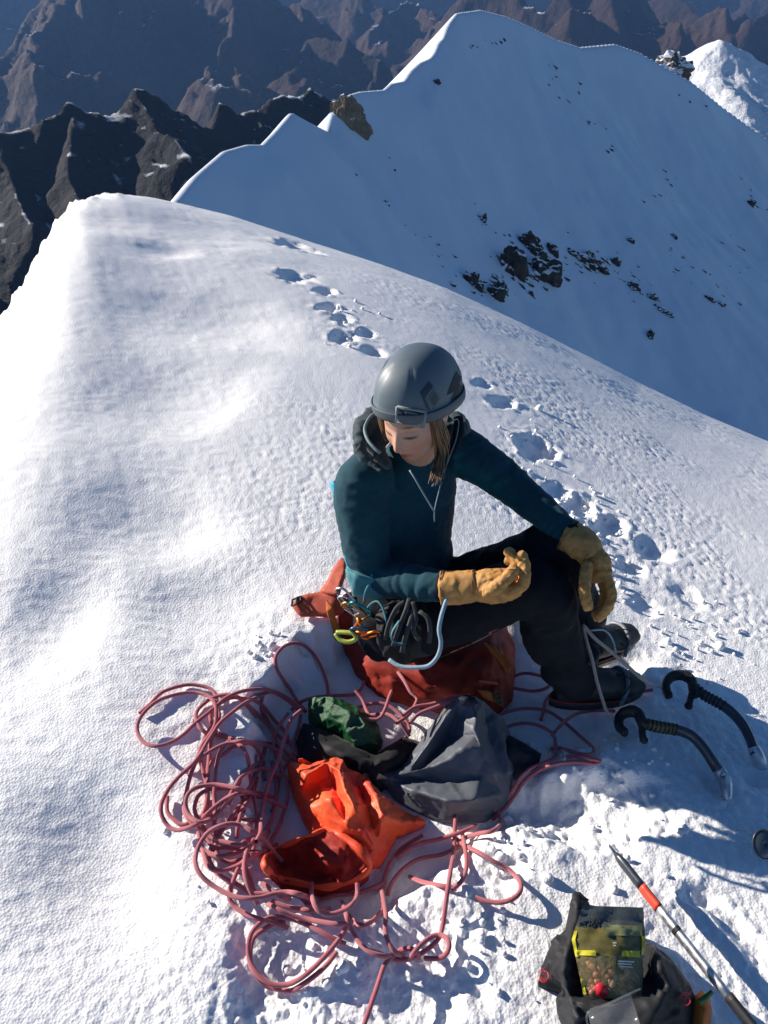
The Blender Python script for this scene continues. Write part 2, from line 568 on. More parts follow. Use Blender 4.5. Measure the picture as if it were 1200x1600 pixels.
# ---- snow material
def snow_material(name, tint=(0.90, 0.905, 0.92), fine=1.0, far=False):
    m, nt, b = new_mat(name)
    n = tex_noise(nt, 3.0 if not far else 0.05, 5, 0.6)
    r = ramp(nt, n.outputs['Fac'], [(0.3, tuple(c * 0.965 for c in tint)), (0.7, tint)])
    lnk(nt, r.outputs['Color'], b.inputs['Base Color'])
    b.inputs['Roughness'].default_value = 0.6
    b.inputs['Specular IOR Level'].default_value = 0.25
    if not far:
        b.inputs['Subsurface Weight'].default_value = 0.0
        b.inputs['Subsurface Radius'].default_value = (0.9, 0.95, 1.0)
        b.inputs['Subsurface Scale'].default_value = 0.006
        v = nt.nodes.new('ShaderNodeTexVoronoi'); v.inputs['Scale'].default_value = 150
        tc = nt.nodes.new('ShaderNodeTexCoord'); lnk(nt, tc.outputs['Object'], v.inputs['Vector'])
        n2 = tex_noise(nt, 420, 4, 0.7)
        b1 = bump(nt, b, v.outputs['Distance'], 0.35 * fine, 0.004)
        bump(nt, b, n2.outputs['Fac'], 0.4 * fine, 0.0025, b1)
        # ice crystals: tiny facets of their own gloss
        v2 = nt.nodes.new('ShaderNodeTexVoronoi'); v2.inputs['Scale'].default_value = 260
        lnk(nt, tc.outputs['Object'], v2.inputs['Vector'])
        rr = ramp(nt, v2.outputs['Color'], [(0.0, 0.25), (0.25, 0.75)])
        lnk(nt, rr.outputs['Color'], b.inputs['Roughness'])
    else:
        n2 = tex_noise(nt, 0.35, 6, 0.6)
        bump(nt, b, n2.outputs['Fac'], 0.25, 0.6)
    MATS[name] = m
    return m

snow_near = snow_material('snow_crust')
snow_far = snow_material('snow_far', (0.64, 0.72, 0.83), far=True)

NC, NR = 810, 830
phs = np.linspace(rad(-82), rad(80), NC)
rs = np.concatenate([np.geomspace(0.22, 10.5, NR - 40), np.geomspace(10.7, 60, 40)])
PHG, RG = np.meshgrid(phs, rs)
X = (RG * np.sin(PHG)).ravel(); Y = (RG * np.cos(PHG)).ravel()
Z = ground(X, Y)
rr_ = np.hypot(X, Y)
sd_ = pit_sd(X, Y)
# how trampled the snow is
tr = np.exp(-np.clip(sd_ - 0.02, 0, 9) ** 2 / 0.04) * 0.9
tr = np.maximum(tr, 0.9 * np.exp(-((X - 0.62) ** 2 / 0.12 + (Y - 0.75) ** 2 / 0.10)))
for (cx, cy, a, b_, rot, dep, sh, rim, crisp) in _dents:
    if crisp: tr = np.maximum(tr, 0.8 * np.exp(-((X - cx) ** 2 + (Y - cy) ** 2) / (1.7 * max(a, b_)) ** 2))
tr *= 1 - 0.75 * sstep(0.02, -0.06, sd_)
icy = sstep(0.1, -0.9, X + 0.30 * (Y - 1.0) * 0 + 0.15 * fbm(X, Y, 3, 4))           # the wind-packed left flank
gran = 1 - np.clip(worley(X * 42, Y * 42, 3), 0, 1)
gran2 = 1 - np.clip(worley(X * 85, Y * 85, 8), 0, 1)
fine_fade = np.clip(6.0 / np.maximum(rr_, 1e-3), 0, 1)
noisez = (0.35 + 0.85 * sstep(-0.35, 0.45, fbm(X * 1.4, Y * 1.4, 3, 66))) * (0.0088 * (gran - 0.5) + 0.004 * (gran2 - 0.5)) * (0.28 + 0.72 * (1 - icy)) * (1 - 0.45 * sstep(-0.2, -0.7, X) * sstep(2.6, 1.6, Y)) * (1 - 0.75 * sstep(0.0, -0.04, sd_)) * (1 - 0.55 * tr)
lump = fbm(X * 9, Y * 9, 3, 21, 0.4) * 0.8 + 0.5
noisez += tr * (0.015 * (lump - 0.55) * (0.3 + 0.6 * sstep(-0.3, 0.4, fbm(X * 4, Y * 4, 2, 12))) + 0.0035 * fbm(X * 30, Y * 30, 3, 33))
noisez += icy * (0.0022 * ridged(X * 11 + Y * 4, Y * 22, 4, 44) + 0.0015 * fbm(X * 5, Y * 5, 3, 50))
noisez += 0.005 * fbm(X * 1.6, Y * 1.6, 3, 60) * sstep(0.8, 3.0, rr_)
# rime feathers along the far left lip
lip = np.exp(-((rr_ - np.interp(np.arctan2(X, Y), _phs, R_SIL)) / 0.5) ** 2) * sstep(rad(-17), rad(-21), np.arctan2(X, Y))
_s = np.arctan2(X, Y) * 6
noisez += lip * (0.09 * np.abs(perlin(_s * 5, rr_ * 1.1, 77)) + 0.04 * perlin(_s * 15, rr_ * 2.5, 78) + 0.022 * perlin(_s * 34, rr_ * 5, 79))
Z2 = Z + noisez * np.where(rr_ > 9, np.exp(-(rr_ - 9) / 4), 1)
me = mesh_np('snow_ground', np.stack([X, Y, Z2], 1), grid_faces(NR, NC)[:, ::-1])
og = link_obj('snow_ground', me, snow_near)
tag(og, kind='structure')
del PHG, RG, gran, gran2, lump, noisez

# ------------------------------------------------------------------ mountains: heights fall away from ridge lines
def ridge_height(X, Y, lines, k, D0=None, soft=0.0, k2=None):
    H = np.full(X.shape, -1e9)
    for pts in lines:
        for a, b in zip(pts[:-1], pts[1:]):
            ex, ey = b.x - a.x, b.y - a.y
            L2 = max(ex * ex + ey * ey, 1e-6)
            t = np.clip(((X - a.x) * ex + (Y - a.y) * ey) / L2, 0, 1)
            d = np.hypot(X - a.x - t * ex, Y - a.y - t * ey)
            kk = k
            if k2 is not None:
                side = (X - a.x) * ey - (Y - a.y) * ex      # right of the travel direction is positive
                kk = np.where(side > 0, k, k2)
            dd = np.sqrt(d * d + soft * soft) - soft
            f = kk * dd if D0 is None else D0 * (1 - np.exp(-kk * dd / D0))
            H = np.maximum(H, a.z + t * (b.z - a.z) - f)
    return H

def polar_sheet(name, ph0, ph1, nc, r0, r1, nr, fn, mat):
    p = np.linspace(rad(ph0), rad(ph1), nc); r = np.geomspace(r0, r1, nr)
    PH, R = np.meshgrid(p, r)
    X = (R * np.sin(PH)).ravel(); Y = (R * np.cos(PH)).ravel()
    Z = fn(X, Y)
    me = mesh_np(name, np.stack([X, Y, Z], 1), grid_faces(nr, nc)[:, ::-1])
    o = link_obj(name, me, mat)
    tag(o, kind='structure')
    return o

PEAK = [(245, 345, 70), (275, 312, 75), (305, 275, 85), (350, 236, 98), (385, 226, 106), (410, 226, 114), (435, 200, 124), (455, 176, 132), (480, 190, 140), (512, 206, 150), (522, 172, 154), (545, 148, 160), (562, 143, 165), (600, 140, 176), (611, 130, 180), (632, 126, 187), (642, 110, 191), (655, 98, 196), (673, 90, 204), (681, 79, 208), (685, 66, 211), (694, 58, 216),
        (700, 38, 220), (714, 20, 228), (750, 15, 245), (790, 25, 265), (830, 42, 285), (870, 62, 305), (905, 73, 325), (960, 68, 350), (1000, 82, 372), (1080, 127, 405), (1130, 168, 430), (1200, 218, 465), (1320, 300, 520), (1500, 420, 600)]
peak_line = [PR(u, v, R) for (u, v, R) in PEAK]
def peak_fn(X, Y):
    base = ridge_height(X, Y, [peak_line], 1.05, 150.0, 0.5, 1.0)
    flute = fbm((X + Y * 0.4) * 0.05, (Y - X * 0.2) * 0.012, 4, 8) * 0.8 + fbm(X * 0.03, Y * 0.03, 4, 18) * 1.2
    return base + flute * sstep(0, 25, np.interp(np.arctan2(X, Y), [math.atan2(p.x, p.y) for p in peak_line], [math.hypot(p.x, p.y) for p in peak_line]) - np.hypot(X, Y)) 
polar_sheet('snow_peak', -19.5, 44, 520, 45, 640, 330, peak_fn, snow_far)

# the sunny top further right
PEAK2 = [(1040, 160, 1000), (1062, 140, 1010), (1080, 120, 1020), (1098, 98, 1030), (1112, 78, 1040), (1130, 67, 1050), (1150, 75, 1060), (1175, 88, 1075), (1200, 104, 1090), (1260, 150, 1120), (1400, 240, 1200)]
peak2_line = [PR(u, v, R) for (u, v, R) in PEAK2]
spur2 = [PR(1130, 67, 1050), PR(1120, 110, 1000), PR(1150, 160, 930), PR(1180, 220, 860)]
def peak2_fn(X, Y):
    b_ = np.maximum(ridge_height(X, Y, [peak2_line], 0.62, 220.0, 6.0, 0.9), ridge_height(X, Y, [spur2], 0.5, 200, 12.0))
    return b_ + fbm(X * 0.02, Y * 0.02, 5, 71) * 5
rock_snow_mats = {}
def rock_snow(name, rock, rock2, snow_amt, scale, snow=(0.8, 0.83, 0.88), steep=0.55, bscale=1.0, bdist=10):
    """bare rock with snow lying on the gentler ground"""
    m, nt, b = new_mat(name)
    n = tex_noise(nt, scale, 8, 0.62)
    r = ramp(nt, n.outputs['Fac'], [(0.32, rock), (0.66, rock2)])
    geo = nt.nodes.new('ShaderNodeNewGeometry')
    sep = nt.nodes.new('ShaderNodeSeparateXYZ'); lnk(nt, geo.outputs['Normal'], sep.inputs['Vector'])
    n2 = tex_noise(nt, scale * 2.4, 7, 0.65)
    ad = nt.nodes.new('ShaderNodeMath'); ad.operation = 'MULTIPLY_ADD'
    lnk(nt, n2.outputs['Fac'], ad.inputs[0]); ad.inputs[1].default_value = 0.9; lnk(nt, sep.outputs['Z'], ad.inputs[2])
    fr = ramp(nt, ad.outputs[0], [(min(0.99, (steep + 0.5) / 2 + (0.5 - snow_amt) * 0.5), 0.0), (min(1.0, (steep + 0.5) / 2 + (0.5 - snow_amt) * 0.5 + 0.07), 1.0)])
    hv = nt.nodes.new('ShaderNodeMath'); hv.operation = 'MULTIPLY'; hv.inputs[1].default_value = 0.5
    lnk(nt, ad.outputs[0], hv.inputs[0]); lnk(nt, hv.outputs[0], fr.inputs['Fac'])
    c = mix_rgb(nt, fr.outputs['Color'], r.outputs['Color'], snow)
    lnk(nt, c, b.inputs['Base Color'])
    b.inputs['Roughness'].default_value = 0.85
    b.inputs['Specular IOR Level'].default_value = 0.15
    n3_ = tex_noise(nt, scale * 6, 8, 0.65)
    bump(nt, b, n3_.outputs['Fac'], bscale, bdist)
    MATS[name] = m
    return m
m_peak2 = rock_snow('snow_and_crag', (0.10, 0.085, 0.075), (0.22, 0.19, 0.17), 1.35, 0.02, bdist=4)
polar_sheet('snow_summit_beyond', 18, 36, 220, 780, 1500, 160, peak2_fn, m_peak2)

# dark ridge across the valley, on the left
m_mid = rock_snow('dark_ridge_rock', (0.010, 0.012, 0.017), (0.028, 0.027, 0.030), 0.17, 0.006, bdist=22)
MID = [[(-260, 300, 1500), (-100, 235, 1500), (0, 212, 1480), (60, 172, 1480), (112, 163, 1500), (150, 186, 1480), (212, 141, 1520), (250, 165, 1560), (330, 196, 1600), (345, 175, 1640), (400, 180, 1680), (440, 152, 1720), (500, 150, 1780), (545, 168, 1800), (640, 200, 1850), (760, 240, 1900), (1000, 300, 2000)],
       [(212, 141, 1520), (245, 200, 1420), (300, 250, 1300), (340, 300, 1200)], [(112, 163, 1500), (100, 250, 1350), (130, 330, 1220)], [(0, 212, 1480), (20, 290, 1320), (60, 380, 1180)], [(400, 180, 1680), (420, 230, 1560), (440, 290, 1450)],
       [(-120, 420, 1000), (0, 470, 960), (40, 490, 930), (140, 540, 900)]]
mid_lines = [[PR(u, v, R) for (u, v, R) in L] for L in MID]
def mid_fn(X, Y):
    h = ridge_height(X, Y, mid_lines, 0.78)
    return h + (ridged(X * 0.0045, Y * 0.0045, 7, 5, 0.5) - 1) * 20 + fbm(X * 0.015, Y * 0.015, 6, 9, 0.55) * 6
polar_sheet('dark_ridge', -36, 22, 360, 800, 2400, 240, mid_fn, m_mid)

# far brown mountains
m_far = rock_snow('brown_mountain_rock', (0.015, 0.011, 0.012), (0.072, 0.042, 0.030), 0.10, 0.0011, snow=(0.7, 0.72, 0.76), bdist=60)
FAR = [[(-60, 120, 5200), (20, 70, 5300), (50, 45, 5400), (80, 10, 5600), (130, -35, 5900), (190, -45, 6100), (240, -15, 6100), (300, -40, 6200), (350, 0, 6000), (372, 25, 5700), (420, 5, 6100), (470, 30, 5900), (480, 60, 5500)],
       [(50, 45, 5400), (45, 95, 5000), (62, 135, 4700), (45, 180, 4400)], [(130, -35, 5900), (125, 50, 5300), (115, 110, 4900), (120, 165, 4600)], [(240, -15, 6100), (238, 60, 5500), (205, 110, 5100), (165, 160, 4700), (150, 190, 4500)], [(190, -45, 6100), (180, 60, 5400), (160, 110, 5000)],
       [(372, 25, 5700), (365, 75, 5300), (340, 100, 5100), (305, 112, 4950), (330, 140, 4800), (370, 165, 4600)], [(365, 75, 5300), (372, 120, 4950)], [(480, 60, 5500), (470, 100, 5200), (445, 125, 5000), (480, 150, 4800)], [(480, 60, 5500), (530, 80, 5300), (590, 120, 5100)],
       [(500, -30, 7800), (560, 5, 7500), (600, 30, 7300), (640, 5, 7600), (690, 45, 7000), (720, 70, 6700)], [(600, 30, 7300), (585, 70, 6800), (560, 110, 6400)], [(690, 45, 7000), (660, 80, 6500)],
       [(760, -25, 6400), (800, 0, 6200), (850, 20, 6000), (880, 10, 6100), (900, 40, 5800), (870, 80, 5400)], [(880, 10, 6100), (930, 0, 6200), (1000, -30, 6500), (1030, 10, 6100), (1050, 45, 5800), (1070, 100, 5400), (1090, 150, 5000)], [(930, 0, 6200), (960, 60, 5700), (1000, 110, 5300)],
       [(1060, -40, 7800), (1110, 0, 7400), (1150, 20, 7200), (1170, 55, 6800), (1210, 30, 7200), (1280, 0, 7600)], [(1110, 0, 7400), (1130, 50, 6900), (1150, 90, 6500)],
       [(-300, -130, 9500), (-100, -150, 9800), (50, -155, 10000), (250, -150, 10500), (420, -130, 10500), (560, -140, 11000), (700, -130, 11000), (900, -150, 11500), (1100, -145, 12000), (1400, -140, 12000)]]
far_lines = [[PR(u, v, R) for (u, v, R) in L] for L in FAR]
def far_fn(X, Y):
    h = ridge_height(X, Y, far_lines, 0.85)
    h = np.maximum(h, -2600)
    wx = X + fbm(X * 0.0012, Y * 0.0012, 3, 91) * 220; wy = Y + fbm(X * 0.0012, Y * 0.0012, 3, 97) * 220
    return h + (ridged(wx * 0.0009, wy * 0.0009, 8, 15, 0.5) - 1.0) * 170 + fbm(X * 0.004, Y * 0.004, 5, 19) * 22
polar_sheet('brown_mountains', -36, 38, 700, 2700, 13500, 450, far_fn, m_far)
# ================================================================== THE CLIMBER
m_skin, nt_, b_ = new_mat('skin')
a_ = nt_.nodes.new('ShaderNodeAttribute'); a_.attribute_name = 'panel'
n_ = tex_noise(nt_, 120, 4, 0.6)
r_ = ramp(nt_, n_.outputs['Fac'], [(0.3, 0.9), (0.7, 1.0)])
lnk(nt_, mix_rgb(nt_, 1.0, a_.outputs['Color'], r_.outputs['Color'], 'MULTIPLY'), b_.inputs['Base Color'])
b_.inputs['Roughness'].default_value = 0.5
b_.inputs['Subsurface Weight'].default_value = 0.12
b_.inputs['Subsurface Radius'].default_value = (0.010, 0.004, 0.002)
b_.inputs['Subsurface Scale'].default_value = 0.5
n_ = tex_noise(nt_, 900, 3, 0.6); bump(nt_, b_, n_.outputs['Fac'], 0.12, 0.0006)

m_jacket = fabric('fleece_jacket', (0.005, 0.05, 0.065), 0.85, 0.3, 30, 700, 0.35, 0.04, attr=True)
m_hood = fabric('quilted_hood', (0.030, 0.052, 0.062), 0.75, 0.25, 50, 500, 0.3, 0.1)
m_cyan = fabric('cyan_layer', (0.010, 0.36, 0.50), 0.6, 0.2, 50, 600, 0.2, 0.1)
m_teal = fabric('teal_band', (0.06, 0.24, 0.28), 0.7, 0.2, 50, 600, 0.2, 0.1)
m_trim = fabric('grey_blue_trim', (0.16, 0.24, 0.28), 0.6, 0.15, 50, 600, 0.2, 0.1)
m_trouser = fabric('navy_trousers', (0.008, 0.011, 0.018), 0.8, 0.3, 25, 700, 0.3, 0.0, spec=0.15)
m_black = fabric('black_webbing', (0.010, 0.010, 0.012), 0.7, 0.25, 60, 500, 0.3, 0.05)
m_bootblk = plain('boot_leather', (0.012, 0.012, 0.015), 0.55, 0, 0.3, 50, 0.3, 0.002)
m_bootred = plain('boot_rubber_red', (0.22, 0.02, 0.015), 0.6, 0, 0.3, 50)
m_glove = fabric('yellow_leather', (0.62, 0.32, 0.100), 0.66, 0.5, 45, 350, 0.45, 0.0, spec=0.35)
m_helmet = plain('helmet_shell', (0.105, 0.142, 0.172), 0.52, 0, 0.10, 20, 0.03, 0.0006, 0.5)
m_helmband = plain('helmet_band', (0.075, 0.100, 0.128), 0.55, 0, 0.12, 30, 0.1, 0.001)
m_helmdark = plain('helmet_vent', (0.012, 0.018, 0.028), 0.7, 0, 0.2, 30)
m_helmlogo = plain('helmet_print', (0.018, 0.027, 0.042), 0.45, 0, 0.1, 30)
m_helmlogo2 = plain('helmet_print_pale', (0.11, 0.14, 0.17), 0.45, 0, 0.1, 30)
m_clip = plain('clip_plastic', (0.23, 0.27, 0.31), 0.4, 0, 0.25, 90, 0.2, 0.001)
m_hair, nt_, b_ = new_mat('hair')
n_ = tex_noise(nt_, 60, 4, 0.6, stretch=(1, 1, 0.2))
r_ = ramp(nt_, n_.outputs['Fac'], [(0.35, (0.085, 0.045, 0.024)), (0.65, (0.32, 0.19, 0.105))])
lnk(nt_, r_.outputs['Color'], b_.inputs['Base Color']); b_.inputs['Roughness'].default_value = 0.45

V3 = Vector
LEFT = V3((0.82, 0.57, 0)).normalized()          # her left
FWD = V3((0.57, -0.82, 0)).normalized()          # her front
UP = V3((0, 0, 1))
PELV = V3((0.074, 1.565, 0.16)); NECK = V3((0.075, 1.685, 0.605))
SH_R = V3((-0.055, 1.595, 0.585)); SH_L = V3((0.195, 1.77, 0.58))
EL_R = V3((-0.025, 1.495, 0.365)); WR_R = P(698, 917, 1.835)
EL_L = P(806, 764, 2.00); WR_L = P(893, 838, 1.885)
HIP_R = V3((0.01, 1.515, 0.145)); HIP_L = V3((0.15, 1.61, 0.15))
KN_R = V3((0.395, 1.41, 0.385)); KN_L = V3((0.479, 1.522, 0.425))
AN_R = P(895, 1062, 2.10); AN_L = P(908, 1005, 2.19)

person = thing('person', 'seated climber in teal fleece jacket, dark trousers, yellow gloves and grey helmet', 'person', (0.3, 1.5, gz(0.3, 1.5)))

# ---- head frame
hf = V3((-0.50, -0.81, -0.17)).normalized()
hr = hf.cross(UP).normalized()                    # her right is -x of the image: right = fwd x up
hu = hr.cross(hf).normalized()
roll = rad(-5)
hr, hu = hr * math.cos(roll) + hu * math.sin(roll), hu * math.cos(roll) - hr * math.sin(roll)
HS = 0.985
HC = P(651, 650, 1.80)
def HL(x, y, z): return HC + (hr * x + hf * y + hu * z) * HS      # head-local: x right, y front, z up
HM = Matrix((hr, hf, hu)).transposed()

def head_mesh(mb):
    ns, nr = 72, 60
    V = []
    for i in range(nr + 1):
        ph = math.pi * i / nr
        for k in range(ns):
            th = 2 * math.pi * k / ns
            x, y, z = math.sin(ph) * math.cos(th), math.sin(ph) * math.sin(th), math.cos(ph)
            X_, Y_, Z_ = x * 0.073, y * 0.094, z * 0.112
            front = max(0.0, y)
            low = max(0.0, -Z_ - 0.015) / 0.095
            X_ *= 1 - 0.34 * low ** 1.3                         # jaw narrows
            if y < 0: Y_ *= 1 - 0.45 * low                       # skull base rises behind
            else: Y_ = Y_ * (1 - 0.05 * low) + 0.006 * low
            def g(cx, cz, sx, sz): return math.exp(-((X_ - cx) / sx) ** 2 - ((Z_ - cz) / sz) ** 2)
            if front > 0:
                d = 0.0
                tn = min(max((0.016 - Z_) / 0.052, 0), 1)        # nose wedge grows downward
                if -0.044 < Z_ < 0.02: d += 0.024 * tn * math.exp(-(X_ / (0.007 + 0.007 * tn)) ** 2) * (1 if Z_ > -0.034 else max(0, 1 - (-0.034 - Z_) / 0.010))
                d += 0.004 * (g(0.013, -0.034, 0.006, 0.007) + g(-0.013, -0.034, 0.006, 0.007))
                d -= 0.010 * (g(0.030, 0.010, 0.015, 0.011) + g(-0.030, 0.010, 0.015, 0.011))
                d += 0.007 * (g(0.030, 0.008, 0.012, 0.008) + g(-0.030, 0.008, 0.012, 0.008))   # lids over the eyes
                d += 0.004 * (g(0.028, 0.027, 0.02, 0.006) + g(-0.028, 0.027, 0.02, 0.006))
                d += 0.005 * (g(0.042, -0.022, 0.017, 0.02) + g(-0.042, -0.022, 0.017, 0.02))
                d += 0.0065 * g(0, -0.057, 0.018, 0.005) + 0.008 * g(0, -0.069, 0.016, 0.006) - 0.004 * g(0, -0.0625, 0.02, 0.0022)
                d -= 0.003 * g(0, -0.08, 0.018, 0.005)
                d += 0.007 * g(0, -0.097, 0.017, 0.011)
                Y_ += d * min(1, front * 2.5)
            V.append(HL(X_, Y_, Z_))
    Fs = []
    for i in range(nr):
        for k in range(ns):
            k2 = (k + 1) % ns
            Fs.append((i * ns + k, (i + 1) * ns + k, (i + 1) * ns + k2, i * ns + k2))
    # weld poles by tiny caps
    Fs.append(tuple(range(ns))); Fs.append(tuple(nr * ns + k for k in reversed(range(ns))))
    # open pole rings to a small radius
    for k in range(ns):
        th = 2 * math.pi * k / ns
        V[k] = HL(0.0006 * math.cos(th), 0.0006 * math.sin(th), 0.112)
        V[nr * ns + k] = HL(0.0006 * math.cos(th), 0.0006 * math.sin(th) + 0.006, -0.112)
    mb.add(V, Fs)

mb = MB()
head_mesh(mb)
mb.tube(catmull([NECK + V3((0, 0, -0.06)), NECK + V3((0, 0, 0.0)), HL(0, -0.022, -0.075), HL(0, -0.025, -0.02)], 0.02), [0.055, 0.052, 0.050, 0.048], 18)
mb.tube([PELV, PELV.lerp(NECK, 0.5) - FWD * 0.02, NECK + V3((0, 0, -0.03))], [(0.11, 0.08), (0.10, 0.075), (0.09, 0.06)], 16, up=LEFT)
for a, b, c in ((SH_R, EL_R, WR_R), (SH_L, EL_L, WR_L)): mb.tube([NECK + V3((0, 0, -0.06)), a, b, c], [0.04, 0.042, 0.035, 0.026], 12)
for a, b, c in ((HIP_R, KN_R, AN_R), (HIP_L, KN_L, AN_L)): mb.tube([PELV, a, b, c], [0.06, 0.065, 0.045, 0.033], 12)
bme = fuse(mb, 0.0034, 2, 0.35)
co = get_co(bme)
loc = (co - np.array(HC)) @ np.array(HM) / HS          # to head-local
lx, ly, lz = loc[:, 0], loc[:, 1], loc[:, 2]
def gg(cx, cz, sx, sz): return np.exp(-((lx - cx) / sx) ** 2 - ((lz - cz) / sz) ** 2) * (ly > 0.03)
skin = np.tile(np.array([0.62, 0.355, 0.255]), (len(co), 1))
def blend(c, w):
    global skin
    w = np.clip(w, 0, 1)[:, None]; skin = skin * (1 - w) + np.array(c) * w
blend((0.50, 0.19, 0.14), 0.55 * (gg(0.042, -0.028, 0.022, 0.02) + gg(-0.042, -0.028, 0.022, 0.02)) + 0.6 * gg(0, -0.028, 0.012, 0.012))
blend((0.36, 0.10, 0.085), 0.95 * (gg(0, -0.057, 0.019, 0.005) + gg(0, -0.069, 0.016, 0.0055)))
blend((0.16, 0.035, 0.03), 0.9 * gg(0, -0.0628, 0.021, 0.0022))
for s in (-1, 1):
    blend((0.10, 0.05, 0.03), 0.9 * gg(s * 0.030, 0.0295, 0.016, 0.0032))                                # brows
    blend((0.015, 0.010, 0.009), 1.4 * np.exp(-((lx - s * 0.030) / 0.0135) ** 4 - ((lz - (-0.0005 + 5.0 * (lx - s * 0.03) ** 2)) / 0.0026) ** 2) * (ly > 0.03))   # lash line of lowered lids
    blend((0.36, 0.17, 0.13), 0.5 * gg(s * 0.030, 0.016, 0.014, 0.004))
    blend((0.22, 0.06, 0.05), 0.8 * np.exp(-((lx - s * 0.0075) / 0.0035) ** 2 - ((lz + 0.0425) / 0.003) ** 2) * (ly > 0.08))
set_attr(bme, 'panel', skin)
part('body', bme, m_skin, person)

# ---- hair
hb = MB()
def lock(ctrl, n, spread, r0=0.0016, wob=0.006):
    for i in range(n):
        off = V3((random.gauss(0, spread), random.gauss(0, spread), random.gauss(0, spread * 0.4)))
        end = random.uniform(0.75, 1.0)
        pts = [V3(p) + off * (0.5 + 0.7 * (j / (len(ctrl) - 1))) + V3((random.gauss(0, wob), random.gauss(0, wob), 0)) * (j / len(ctrl)) for j, p in enumerate(ctrl)]
        cv = catmull(pts, 0.012)
        cv = cv[:max(4, int(len(cv) * end))]
        hb.tube(cv, [r0, r0 * 1.1, r0, r0 * 0.3], 4, caps=False)
lock([HL(-0.070, 0.035, 0.03), HL(-0.074, 0.035, -0.02), P(688, 705, 1.80), P(684, 735, 1.775), P(676, 762, 1.76)], 90, 0.007)
lock([HL(-0.072, 0.02, 0.03), HL(-0.078, 0.015, -0.03), P(693, 700, 1.84), P(690, 722, 1.81)], 50, 0.008)
lock([HL(0.072, 0.05, 0.035), HL(0.073, 0.048, 0.0), HL(0.070, 0.045, -0.035), HL(0.062, 0.03, -0.08)], 45, 0.005)
lock([HL(0.074, 0.02, 0.03), HL(0.078, 0.01, -0.02), HL(0.074, -0.01, -0.07), HL(0.06, -0.02, -0.12)], 60, 0.008)
lock([HL(0.02, -0.09, 0.0), HL(0.02, -0.09, -0.06), HL(0.02, -0.07, -0.11)], 60, 0.02)
tag(part('hair', hb.mesh('hair'), m_hair, person), kind='stuff')

# ---- helmet
helm_c = V3((-0.007, -0.014, 0.056)); HR_ = (0.096, 0.122, 0.119)
def helm_pt(x, y, z, off=0.0):
    """direction in head-local -> point on the shell"""
    d = V3((x / HR_[0], y / HR_[1], z / HR_[2]))
    L = (abs(d.x) ** 2.3 + abs(d.y) ** 2.3 + abs(d.z) ** 2.1) ** (1 / 2.2)
    q = V3((x, y, z)) / L
    q += V3((x, y, z)).normalized() * off
    return HL(helm_c.x + q.x, helm_c.y + q.y, helm_c.z + q.z)
def helm_px(u, v, off=0.0):
    """shell point seen at a pixel"""
    r = ray(u, v)
    o = HM.transposed() @ (CAM - HC) / HS - helm_c; d = HM.transposed() @ r
    S = V3((1 / HR_[0], 1 / HR_[1], 1 / HR_[2]))
    oo = V3((o.x * S.x, o.y * S.y, o.z * S.z)); dd = V3((d.x * S.x, d.y * S.y, d.z * S.z))
    A, B, C_ = dd.dot(dd), 2 * oo.dot(dd), oo.dot(oo) - 1
    disc = B * B - 4 * A * C_
    t = (-B - math.sqrt(max(disc, 0))) / (2 * A)
    q = o + d * t
    return helm_pt(q.x, q.y, q.z, off)
mb = MB(); ns, nr = 64, 30
V = []; Fs = []
for i in range(nr + 1):
    for k in range(ns):
        th = 2 * math.pi * k / ns
        zlow = -0.14 + 0.20 * math.sin(th)        # rim height (unit)
        ph = 0.02 + (math.acos(zlow) - 0.02) * i / nr
        x, y, z = math.sin(ph) * math.cos(th), math.sin(ph) * math.sin(th), math.cos(ph)
        off = 0.0
        # raised shell panels and side grooves
        if abs(abs(th - math.pi / 2) - 0.62) < 0.05 and 0.5 < ph < 1.35: off -= 0.0025
        if z < zlow + 0.20: off += 0.0035
        if zlow + 0.20 > z > zlow + 0.165: off -= 0.004
        V.append(helm_pt(x * HR_[0], y * HR_[1], z * HR_[2], off))
for i in range(nr):
    for k in range(ns):
        k2 = (k + 1) % ns
        Fs.append((i * ns + k, (i + 1) * ns + k, (i + 1) * ns + k2, i * ns + k2))
Fs.append(tuple(reversed(range(ns))))
mb.add(V, Fs)
# inner lip
rim = [Vector(V[nr * ns + k]) for k in range(ns)]
cen = sum(rim, V3((0, 0, 0))) / ns
inner = [cen + (p - cen) * 0.88 + hu * 0.012 for p in rim]
o_ = len(mb.v); mb.v += [tuple(p) for p in inner]
for k in range(ns): mb.f.append((nr * ns + k, nr * ns + (k + 1) % ns, o_ + (k + 1) % ns, o_ + k))
helmet = part('helmet', mb.mesh('helmet'), m_helmet, person)
